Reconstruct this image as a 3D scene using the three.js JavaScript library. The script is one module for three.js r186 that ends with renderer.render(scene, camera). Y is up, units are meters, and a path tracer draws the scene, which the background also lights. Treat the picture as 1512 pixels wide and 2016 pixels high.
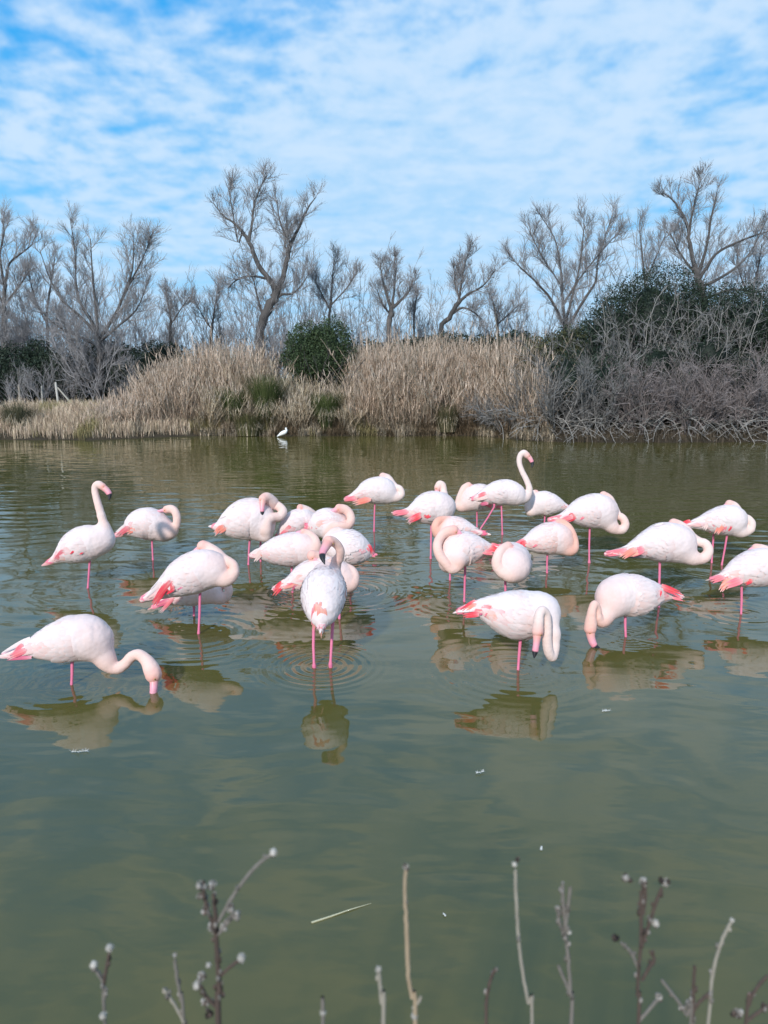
import * as THREE from 'three';
import { mergeGeometries } from 'three/addons/utils/BufferGeometryUtils.js';

// ---------------------------------------------------------------- camera, sky, sun, exposure
const scene = new THREE.Scene();
const F = 1500, CX = 756, CY = 1008, EYE = 2.23, PITCH = Math.atan((1008 - 741) / F);
const camera = new THREE.PerspectiveCamera(2 * Math.atan(1008 / F) * 180 / Math.PI, 0.75, 0.05, 3000);
camera.position.set(0, EYE, 0);
camera.rotation.set(-PITCH, 0, 0);
camera.focus = 9;
camera.userData.fStop = 3.4;
scene.add(camera);

const renderer = new THREE.WebGLRenderer({ antialias: true });
renderer.setSize(768, 1024);
renderer.toneMapping = THREE.LinearToneMapping;
renderer.toneMappingExposure = 1.12;
renderer.shadowMap.enabled = true;

const sun = new THREE.DirectionalLight(new THREE.Color().setRGB(1, 0.96, 0.91), 3.1);
sun.position.set(-17, 29, 33);
sun.target.position.set(0, 0, -14);
sun.castShadow = true;
sun.shadow.radius = 5;
sun.shadow.mapSize.set(4096, 4096);
Object.assign(sun.shadow.camera, { left: -30, right: 30, top: 30, bottom: -30, near: 1, far: 120 });
scene.add(sun, sun.target);

// ---------------------------------------------------------------- noise and random numbers
function rng(seed) {
  let a = seed >>> 0;
  return () => { a = (a + 0x6d2b79f5) | 0; let t = Math.imul(a ^ (a >>> 15), 1 | a); t = (t + Math.imul(t ^ (t >>> 7), 61 | t)) ^ t; return ((t ^ (t >>> 14)) >>> 0) / 4294967296; };
}
const PERM = new Uint8Array(512), GRAD = new Float32Array(768);
{
  const r = rng(77), p = [...Array(256).keys()];
  for (let i = 255; i > 0; i--) { const j = Math.floor(r() * (i + 1)); [p[i], p[j]] = [p[j], p[i]]; }
  for (let i = 0; i < 512; i++) PERM[i] = p[i & 255];
  for (let i = 0; i < 256; i++) {
    const z = r() * 2 - 1, a = r() * 6.2832, q = Math.sqrt(1 - z * z);
    GRAD[i * 3] = q * Math.cos(a); GRAD[i * 3 + 1] = q * Math.sin(a); GRAD[i * 3 + 2] = z;
  }
}
function noise(x, y, z = 0) {
  const X = Math.floor(x), Y = Math.floor(y), Z = Math.floor(z); x -= X; y -= Y; z -= Z;
  const u = x * x * x * (x * (x * 6 - 15) + 10), v = y * y * y * (y * (y * 6 - 15) + 10), w = z * z * z * (z * (z * 6 - 15) + 10);
  const g = (i, j, k, a, b, c) => { const h = PERM[PERM[PERM[(X + i) & 255] + ((Y + j) & 255)] + ((Z + k) & 255)] * 3; return GRAD[h] * a + GRAD[h + 1] * b + GRAD[h + 2] * c; };
  const l = (a, b, t) => a + (b - a) * t;
  return 1.5 * l(l(l(g(0, 0, 0, x, y, z), g(1, 0, 0, x - 1, y, z), u), l(g(0, 1, 0, x, y - 1, z), g(1, 1, 0, x - 1, y - 1, z), u), v),
    l(l(g(0, 0, 1, x, y, z - 1), g(1, 0, 1, x - 1, y, z - 1), u), l(g(0, 1, 1, x, y - 1, z - 1), g(1, 1, 1, x - 1, y - 1, z - 1), u), v), w);
}
function fbm(x, y, z, n, gain = 0.5) { let s = 0, a = 1, t = 0; for (let i = 0; i < n; i++) { s += a * noise(x, y, z + i * 7.3); t += a; a *= gain; x *= 2.03; y *= 2.03; z *= 2.03; } return s / t; }
const clamp = (x, a = 0, b = 1) => Math.min(b, Math.max(a, x)), smooth = (a, b, x) => { x = clamp((x - a) / (b - a)); return x * x * (3 - 2 * x); };
const mix = (a, b, t) => a + (b - a) * t, mix3 = (a, b, t) => [mix(a[0], b[0], t), mix(a[1], b[1], t), mix(a[2], b[2], t)];

// ---------------------------------------------------------------- the sky: blue air under a broken sheet of altocumulus
{
  const W = 3072, H = 1536, data = new Float32Array(W * H * 4);
  for (let row = 0; row < H; row++) {
    const up = ((row + 0.5) / H - 0.5) * Math.PI, y = Math.sin(up), c = Math.cos(up);
    for (let col = 0; col < W; col++) {
      const o = (row * W + col) * 4;
      data[o + 3] = 1;
      if (y <= 0) { data[o] = 0.3; data[o + 1] = 0.42; data[o + 2] = 0.58; continue; }
      const a = ((col + 0.5) / W - 0.5) * 2 * Math.PI, x = Math.cos(a) * c, z = Math.sin(a) * c;
      const k = 1 / (y + 0.13), px = x * k, pz = z * k;
      let air = mix3([0.38, 0.67, 0.93], [0.11, 0.49, 0.90], smooth(0.02, 0.26, y));
      air = mix3(air, [0.012, 0.34, 0.82], smooth(0.16, 0.42, y));
      const wx = px + 0.05 * noise(px * 3.1, pz * 3.1, 3), wz = pz + 0.05 * noise(px * 3.1, pz * 3.1, 9);
      const big = noise(wx * 0.62 + 5.2, wz * 0.5 + 1.4, 0.5), mid = fbm(wx * 2.6, wz * 2.9, 2.2, 3), fine = fbm(wx * 8.5, wz * 9.5, 5.1, 6, 0.6);
      const sheet = smooth(-0.6, 0.3, big * 0.62 + mid * 0.6 + fine * 0.74 + 0.15);
      const puff = smooth(-0.4, 0.45, fine * 1.0 + mid * 0.5);
      const cloud = mix3([0.44, 0.655, 0.88], [0.60, 0.745, 0.905], puff);
      const cover = clamp(sheet * 0.93) * smooth(0, 0.1, y + 0.06);
      const f = mix3(air, cloud, cover * mix(0.72, 0.95, smooth(0.05, 0.3, y)));
      data[o] = f[0]; data[o + 1] = f[1]; data[o + 2] = f[2];
    }
  }
  const sky = new THREE.DataTexture(data, W, H, THREE.RGBAFormat, THREE.FloatType);
  sky.mapping = THREE.EquirectangularReflectionMapping;
  sky.magFilter = sky.minFilter = THREE.LinearFilter;
  sky.needsUpdate = true;
  scene.background = sky;
  scene.environment = sky;
}

// ---------------------------------------------------------------- helpers
const V = (x, y, z) => new THREE.Vector3(x, y, z);
const taken = {};
const numbered = (name) => { const n = taken[name] = (taken[name] ?? -1) + 1; return n ? name + '_' + String(n).padStart(3, '0') : name; };
function tag(o, label, category, group, kind) {
  if (label) o.userData.label = label;
  if (category) o.userData.category = category;
  if (group) o.userData.group = group;
  if (kind) o.userData.kind = kind;
  return o;
}
function thing(name, label, category, at, group) {
  const g = new THREE.Group(); g.name = numbered(name); if (at) g.position.copy(at); scene.add(g);
  return tag(g, label, category, group);
}
function add(name, geometry, material, parent = scene) {
  const m = new THREE.Mesh(geometry, material);
  m.name = parent === scene ? numbered(name) : name;
  m.castShadow = m.receiveShadow = true;
  parent.add(m);
  return m;
}
// a sight line of the survey photograph: the point at horizontal distance D in front of the place where it was taken
const CP = Math.cos(PITCH), SP = Math.sin(PITCH);
function ray(px, py) { const x = (px - CX) / F, y = -(py - CY) / F; return V(x, y * CP - SP, -y * SP - CP); }
function at(px, py, D) { const d = ray(px, py); return d.multiplyScalar(D / -d.z).add(V(0, EYE, 0)); }
function onWater(px, py) { const d = ray(px, py); return d.multiplyScalar(EYE / -d.y).add(V(0, EYE, 0)); }
function deep(px, py, depth) { const d = ray(px, py); return d.multiplyScalar(depth).add(V(0, EYE, 0)); }   // depth measured along the axis of view
const depthOf = (p) => (p.y - EYE) * -SP - p.z * CP;

// collects tubes, blades and leaves with a colour per vertex and turns them into one mesh
class MB {
  constructor() { this.p = []; this.n = []; this.c = []; this.i = []; }
  get count() { return this.p.length / 3; }
  vert(x, y, z, nx, ny, nz, c) { this.p.push(x, y, z); this.n.push(nx, ny, nz); this.c.push(c[0], c[1], c[2]); return this.p.length / 3 - 1; }
  // pts: Vector3[], radii: number[], color: rgb or (t, angle) => rgb
  tube(pts, radii, sides, color, cap = true) {
    const m = pts.length; let side = null; const start = this.count;
    for (let k = 0; k < m; k++) {
      const t = pts[Math.min(m - 1, k + 1)].clone().sub(pts[Math.max(0, k - 1)]).normalize();
      if (!side) side = Math.abs(t.y) > 0.9 ? V(1, 0, 0) : V(0, 1, 0);
      side.addScaledVector(t, -side.dot(t)); if (side.lengthSq() < 1e-6) side.set(t.y, t.z, t.x); side.normalize();
      const b = t.clone().cross(side);
      for (let s = 0; s < sides; s++) {
        const a = s / sides * 6.28319, ca = Math.cos(a), sa = Math.sin(a), nx = side.x * ca + b.x * sa, ny = side.y * ca + b.y * sa, nz = side.z * ca + b.z * sa, r = radii[k];
        this.vert(pts[k].x + nx * r, pts[k].y + ny * r, pts[k].z + nz * r, nx, ny, nz, typeof color === 'function' ? color(k / (m - 1), a) : color);
      }
    }
    for (let k = 0; k < m - 1; k++) for (let s = 0; s < sides; s++) {
      const a = start + k * sides + s, b = start + k * sides + (s + 1) % sides;
      this.i.push(a, b, a + sides, b, b + sides, a + sides);
    }
    if (cap) {
      const t = pts[m - 1].clone().sub(pts[m - 2]).normalize(), e = pts[m - 1], r = radii[m - 1];
      const tip = this.vert(e.x + t.x * r * 0.7, e.y + t.y * r * 0.7, e.z + t.z * r * 0.7, t.x, t.y, t.z, typeof color === 'function' ? color(1, 0) : color);
      const o = start + (m - 1) * sides;
      for (let s = 0; s < sides; s++) this.i.push(o + s, o + (s + 1) % sides, tip);
    }
  }
  // a flat blade that tapers along pts, wide across the direction w
  blade(pts, widths, w, color) {
    const m = pts.length, start = this.count;
    for (let k = 0; k < m; k++) {
      const t = pts[Math.min(m - 1, k + 1)].clone().sub(pts[Math.max(0, k - 1)]), n = w.clone().cross(t).normalize(), h = widths[k] / 2, c = typeof color === 'function' ? color(k / (m - 1)) : color;
      this.vert(pts[k].x - w.x * h, pts[k].y - w.y * h, pts[k].z - w.z * h, n.x, n.y, n.z, c);
      this.vert(pts[k].x + w.x * h, pts[k].y + w.y * h, pts[k].z + w.z * h, n.x, n.y, n.z, c);
    }
    for (let k = 0; k < m - 1; k++) { const a = start + 2 * k; this.i.push(a, a + 1, a + 2, a + 1, a + 3, a + 2); }
  }
  leaf(x, y, z, u, v, s, c) {   // a pointed leaf: two triangles
    const n = v.clone().cross(u), a = this.vert(x - u.x * s, y - u.y * s, z - u.z * s, n.x, n.y, n.z, c), b = this.vert(x + v.x * s * 0.45, y + v.y * s * 0.45, z + v.z * s * 0.45, n.x, n.y, n.z, c),
      d = this.vert(x + u.x * s, y + u.y * s, z + u.z * s, n.x, n.y, n.z, c), e = this.vert(x - v.x * s * 0.45, y - v.y * s * 0.45, z - v.z * s * 0.45, n.x, n.y, n.z, c);
    this.i.push(a, b, d, a, d, e);
  }
  blob(x, y, z, rx, ry, rz, c, seed = 0, rough = 0.15, W = 9, H = 7) {
    const start = this.count;
    for (let j = 0; j <= H; j++) for (let i = 0; i < W; i++) {
      const th = j / H * Math.PI, ph = i / W * 6.28319, dx = Math.sin(th) * Math.cos(ph), dy = Math.cos(th), dz = Math.sin(th) * Math.sin(ph), f = 1 + rough * noise(dx * 2.1 + seed, dy * 2.1, dz * 2.1 + seed);
      this.vert(x + dx * rx * f, y + dy * ry * f, z + dz * rz * f, dx, dy, dz, typeof c === 'function' ? c(dx, dy, dz) : c);
    }
    for (let j = 0; j < H; j++) for (let i = 0; i < W; i++) { const a = start + j * W + i, b = start + j * W + (i + 1) % W; this.i.push(a, b, a + W, b, b + W, a + W); }
  }
  geometry(origin, recompute = false) {
    const g = new THREE.BufferGeometry(), p = new Float32Array(this.p);
    if (origin) for (let k = 0; k < p.length; k += 3) { p[k] -= origin.x; p[k + 1] -= origin.y; p[k + 2] -= origin.z; }
    g.setAttribute('position', new THREE.BufferAttribute(p, 3));
    g.setAttribute('normal', new THREE.BufferAttribute(new Float32Array(this.n), 3));
    g.setAttribute('color', new THREE.BufferAttribute(new Float32Array(this.c), 3));
    g.setIndex(this.i);
    if (recompute) g.computeVertexNormals();
    return g;
  }
}
const vc = (name, o = {}) => { const m = new THREE.MeshPhysicalMaterial({ vertexColors: true, roughness: 0.9, side: THREE.DoubleSide, ...o }); m.name = name; return m; };
const M = {
  plumage: vc('plumage', { roughness: 0.85, specularIntensity: 0.3 }),
  feather: vc('feather', { roughness: 0.8, specularIntensity: 0.3 }),
  horn: vc('horn', { roughness: 0.42 }),
  bark: vc('bark', { roughness: 0.95, specularIntensity: 0.2 }),
  dry: vc('dry reed', { roughness: 0.9, specularIntensity: 0.2 }),
  leaf: vc('leaf', { roughness: 0.6, specularIntensity: 0.5 }),
  soil: vc('soil', { roughness: 1, specularIntensity: 0.1 }),
  wood: vc('weathered wood', { roughness: 0.9 }),
};

// ---------------------------------------------------------------- ground: near bank, pond bed, far bank and the flat land behind, in one sheet
function shore(x) {   // z of the far waterline
  return mix(mix(-27.2, -29.1, smooth(-11, -6.5, x)), -26.2, smooth(3.2, 6.2, x)) + 0.28 * noise(x * 0.7, 3.1) + 0.16 * noise(x * 2.6, 5.7);
}
function groundY(x, z) {
  const s = shore(x), n = noise(x * 0.3, z * 0.3), f = noise(x * 1.7, z * 1.7, 4);
  if (z > -4) { const t = smooth(-2.1, -1.0, z + 0.1 * noise(x * 1.5, 8)); return mix(-0.35, 0.55 + 0.04 * f, t); }
  const into = s - z;                                                    // metres inland
  if (into < 0) return -0.35 * smooth(0, -1.2, into) + 0.02 * f * smooth(0, -1, into);
  return 0.22 * smooth(0, 0.25, into) + 0.45 * smooth(0.2, 3.5, into) + 0.08 * n * smooth(1, 6, into) + 0.03 * f;
}
{
  const xs = [], zs = [];
  for (let x = -400; x < -24; x += 20) xs.push(x); for (let x = -24; x < 24; x += 0.5) xs.push(x); for (let x = 24; x <= 400; x += 20) xs.push(x);
  for (let z = 12; z > -0.5; z -= 1) zs.push(z); for (let z = -0.5; z > -2.5; z -= 0.2) zs.push(z); for (let z = -2.5; z > -25; z -= 1.5) zs.push(z);
  for (let z = -25; z > -36; z -= 0.25) zs.push(z); for (let z = -36; z > -60; z -= 2) zs.push(z); for (let z = -60; z >= -700; z -= 40) zs.push(z);
  const b = new MB();
  for (const z of zs) for (const x of xs) {
    const y = groundY(x, z), n = 0.5 + 0.5 * noise(x * 2.3, z * 2.3, 1.7), wetShade = smooth(0.42, 0.12, y);  // low ground darkened: wet soil, and shade under overhanging shrubs put into the colour
    b.vert(x, y, z, 0, 1, 0, mix3(mix3([0.16, 0.125, 0.075], [0.24, 0.19, 0.115], n), [0.05, 0.042, 0.032], wetShade));
  }
  const W = xs.length;
  for (let j = 0; j < zs.length - 1; j++) for (let i = 0; i < W - 1; i++) { const a = j * W + i; b.i.push(a, a + 1, a + W, a + 1, a + W + 1, a + W); }
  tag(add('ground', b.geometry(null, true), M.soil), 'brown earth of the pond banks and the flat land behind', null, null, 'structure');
}

// ---------------------------------------------------------------- water: a rippled sheet over a murky pond
const RINGS = [];   // [x, z, height, wavelength, reach]
function waterY(x, z) {
  const d = -z, calm = smooth(5.2, 10.5, d + 1.2 * noise(x * 0.35, z * 0.25, 6.6)), patch = 0.45 + 0.55 * smooth(-0.35, 0.4, noise(x * 0.3 + 4, z * 0.22, 2.2));
  const wx = x + 0.25 * noise(x * 0.9, z * 0.9, 11), wz = z + 0.25 * noise(x * 0.8, z * 0.8, 15);
  let h = 0.0040 * noise(x * 0.8, z * 1.3, 0.3) + 0.0040 * noise(wx * 1.7, wz * 3.4, 7.7) + 0.0013 * noise(wx * 3.7, wz * 8.1, 2.7);
  h += calm * patch * (0.0036 * noise(wx * 2.2, wz * 7.5, 3.3) + 0.0016 * Math.sin((wz + 0.16 * wx) * 17 + 2 * noise(x * 0.6, z * 0.6, 1)));
  h += (0.25 + 0.75 * calm) * 0.0003 * noise(x * 6, z * 16, 9.1);
  for (const [rx, rz, a, l, reach] of RINGS) {
    const dx = x - rx, dz = z - rz, r2 = dx * dx + dz * dz;
    if (r2 > reach * reach) continue;
    const r = Math.sqrt(r2);
    h += 1.5 * a * Math.sin(r / l * 6.28319) * smooth(reach, reach * 0.45, r) * smooth(0, 0.05, r) / Math.sqrt(1 + r * 3) * (0.6 + 0.4 * noise(dx * 3, dz * 3, rx));
  }
  return h;
}
function buildWater(focus) {
  const xs = [], zs = [];
  const step = (v, c, near, far, half) => mix(near, far, smooth(half * 0.8, half * 1.6, Math.abs(v - c)));
  for (let x = -11; x < 11;) { xs.push(x); x += step(x, focus.x, 0.013, 0.05, 0.75); }
  for (let z = -1.4; z > -20;) { zs.push(z); z -= Math.min(step(z, focus.z, 0.013, 0.03 + 0.0012 * z * z / 10, 0.75), 0.08); }
  const outer = (a) => a;
  const X = [-60, -40, -26, -18, -13, ...xs, 11.5, 13, 18, 26, 40, 60], Z = [...zs]; for (let z = -20; z > -31; z -= 0.12) Z.push(z);
  const b = new MB(), uv = [], e = 0.008;
  for (const z of Z) for (const x of X) {
    const y = waterY(x, z), sx = (waterY(x + e, z) - waterY(x - e, z)) / (2 * e), sz = (waterY(x, z + e) - waterY(x, z - e)) / (2 * e), l = 1 / Math.hypot(sx, 1, sz);
    const m = 0.5 + 0.5 * fbm(x * 0.5, z * 0.35, 2, 3);
    b.vert(x, y, z, -sx * l, l, -sz * l, mix3([0.086, 0.079, 0.019], [0.093, 0.084, 0.022], m));
    uv.push(x, z);
  }
  const W = X.length;
  for (let j = 0; j < Z.length - 1; j++) for (let i = 0; i < W - 1; i++) { const a = j * W + i; b.i.push(a, a + 1, a + W, a + 1, a + W + 1, a + W); }
  const g = b.geometry(null);
  g.setAttribute('uv', new THREE.BufferAttribute(new Float32Array(uv), 2));
  // fine wind ripples, a tile of 4 m
  const S = 1024, px = new Float32Array(S * S * 4), T = 4;
  const tiled = (u, v, fx, fz, s) => {   // noise that wraps: a walk on two circles
    const w = (a, p) => noise(a * fx, p * fz, s);
    const x = u * T, z = v * T, bx = smooth(0.8, 1, u), bz = smooth(0.8, 1, v);
    return mix(mix(w(x, z), w(x - T, z), bx), mix(w(x, z - T), w(x - T, z - T), bx), bz);
  };
  for (let j = 0; j < S; j++) for (let i = 0; i < S; i++) {
    const u = i / S, v = j / S, h = 0.5 + 0.28 * tiled(u, v, 3.2, 8, 1.5) + 0.16 * tiled(u, v, 8, 21, 4.5) + 0.05 * tiled(u, v, 18, 40, 8.5), o = (j * S + i) * 4;
    px[o] = px[o + 1] = px[o + 2] = h; px[o + 3] = 1;
  }
  const bump = new THREE.DataTexture(px, S, S, THREE.RGBAFormat, THREE.FloatType);
  bump.wrapS = bump.wrapT = THREE.RepeatWrapping; bump.magFilter = THREE.LinearFilter; bump.repeat.set(1 / T, 1 / T); bump.needsUpdate = true;
  const m = new THREE.MeshPhysicalMaterial({ vertexColors: true, roughness: 0.035, ior: 1.54, bumpMap: bump, bumpScale: 0.0010 });
  m.name = 'murky water';
  tag(add('water', g, m), 'still murky green grey pond with gentle ripples', null, null, 'structure');
}

// ---------------------------------------------------------------- bare trees: limbs as surveyed, branches and twigs grown from them
const BARK = [[0.075, 0.070, 0.068], [0.125, 0.115, 0.110]], TWIG = [[0.25, 0.24, 0.245], [0.36, 0.345, 0.345]];
function shades(R, [a, b], v = 0.15) { const c = mix3(a, b, R()), k = 1 + (R() - 0.5) * 2 * v; return [c[0] * k, c[1] * k, c[2] * k]; }
function polyline(R, p, dir, len, n, wiggle, up, out = []) {
  const d = dir.clone().normalize(), q = p.clone(); out.push(q.clone());
  for (let k = 0; k < n; k++) {
    d.x += (R() - 0.5) * wiggle; d.y += (R() - 0.5) * wiggle + up; d.z += (R() - 0.5) * wiggle; d.normalize();
    q.addScaledVector(d, len / n); out.push(q.clone());
  }
  return out;
}
// children along a limb; levels: [{ n, len, lenEnd, spread, up, wiggle, segs, r, sides, from }]
function sprout(R, mb, pts, r0, levels, li, colors) {
  const L = levels[li]; if (!L) return;
  const count = Math.max(1, Math.round(L.n * (0.75 + 0.5 * R()))), m = pts.length - 1;
  for (let k = 0; k < count; k++) {
    const t = mix(L.from, 1, (k + R()) / count), i = Math.min(m - 1, Math.floor(t * m)), p = pts[i].clone().lerp(pts[i + 1], t * m - i), T = pts[i + 1].clone().sub(pts[i]).normalize();
    const side = V(R() - 0.5, R() - 0.5, R() - 0.5).cross(T).normalize(), a = L.spread * (0.6 + 0.7 * R()), d = T.multiplyScalar(Math.cos(a)).addScaledVector(side, Math.sin(a)); d.y += L.lift ?? 0.15;
    const len = mix(L.len, L.lenEnd ?? L.len * 0.6, t) * (0.45 + 0.95 * R()), q = polyline(R, p, d, len, L.segs, L.wiggle, L.up), r = Math.min(L.r, r0 * 0.8), n = q.length - 1;
    mb.tube(q, q.map((_, j) => Math.max(L.tip ?? 0.004, r * (1 - 0.75 * j / n))), L.sides, shades(R, colors), false);
    sprout(R, mb, q, r, levels, li + 1, colors);
  }
}
const TREE_LEVELS = (s, d = 1) => [
  { n: 13 * d, len: 1.6 * s, lenEnd: 0.5 * s, spread: 0.85, up: 0.09, wiggle: 0.42, segs: 6, r: 0.022 * s, sides: 4, from: 0.12 },
  { n: 7, len: 0.85 * s, lenEnd: 0.35 * s, spread: 0.7, up: 0.08, wiggle: 0.42, segs: 4, r: 0.011, sides: 3, from: 0.12, tip: 0.0045 },
  { n: 6, len: 0.48 * s, lenEnd: 0.28 * s, spread: 0.6, up: 0.06, wiggle: 0.45, segs: 3, r: 0.0065, sides: 3, from: 0.1, tip: 0.0034 },
];
function bareTree(o) {
  const R = rng(o.seed), base = at(o.base[0], 860, o.D); base.y = groundY(base.x, base.z) - 0.1;
  const root = thing('bare_tree', o.label, 'tree', base, 'bare winter trees behind the reeds'), k = o.D / F / CP;
  const trunk = new MB(), crown = new MB(), limbs = [];
  o.limbs.forEach((l, li) => {
    let q = l.map(([x, y, r, near = 0]) => { const p = at(x, y, o.D - near); return { p, r: r * k * 0.82 }; });
    if (li === 0) q = [{ p: base.clone(), r: q[0].r * 1.25 }, ...q];
    const s = resample(q, 4), pts = s.map((e, i) => e.p.clone().add(V(noise(i * 0.7, o.seed, li) * e.r * 0.7, 0, noise(i * 0.7, o.seed + 5, li) * e.r * 0.7)));
    const c = shades(R, BARK, 0.1);
    trunk.tube(pts, s.map((e, i) => e.r * (1 + 0.12 * noise(i * 1.3, o.seed + 9, li))), s[0].r > 0.1 ? 9 : 6, (t, a) => { const n = 1 + 0.35 * noise(t * 26, a * 1.5, o.seed); return [c[0] * n, c[1] * n, c[2] * n]; });
    limbs.push({ pts, r: s[Math.floor(s.length * 0.7)].r, first: li === 0, thin: s[s.length - 1].r < 0.06 });
  });
  for (const l of limbs) if (!l.first || o.low || l.thin) { const lv = TREE_LEVELS(o.s ?? 1, o.dense ?? 1); if (l.first) { lv[0].from = 0.35; lv[0].n *= o.low ?? 1; } sprout(R, crown, l.pts, Math.max(0.02, l.r), lv, 0, TWIG); }
  if (o.whips) for (let i = 0; i < o.whips; i++) {   // thin shoots from round the foot
    const p = base.clone().add(V((R() - 0.5) * 0.8, 0.2 + R() * 0.6, (R() - 0.5) * 0.8)), a = R() * 6.28, q = polyline(R, p, V(Math.cos(a) * 0.6, 1.4, Math.sin(a) * 0.6), o.whipLen * (0.6 + 0.6 * R()), 7, 0.3, 0.04), r = 0.03;
    crown.tube(q, q.map((_, j) => r * (1 - 0.1 * j)), 4, shades(R, TWIG), false);
    sprout(R, crown, q, r, TREE_LEVELS(0.8).map((L, j) => j ? L : { ...L, n: 8 }), 0, TWIG);
  }
  add('trunk', trunk.geometry(base), M.bark, root);
  add('crown', crown.geometry(base), M.bark, root);
}
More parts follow.
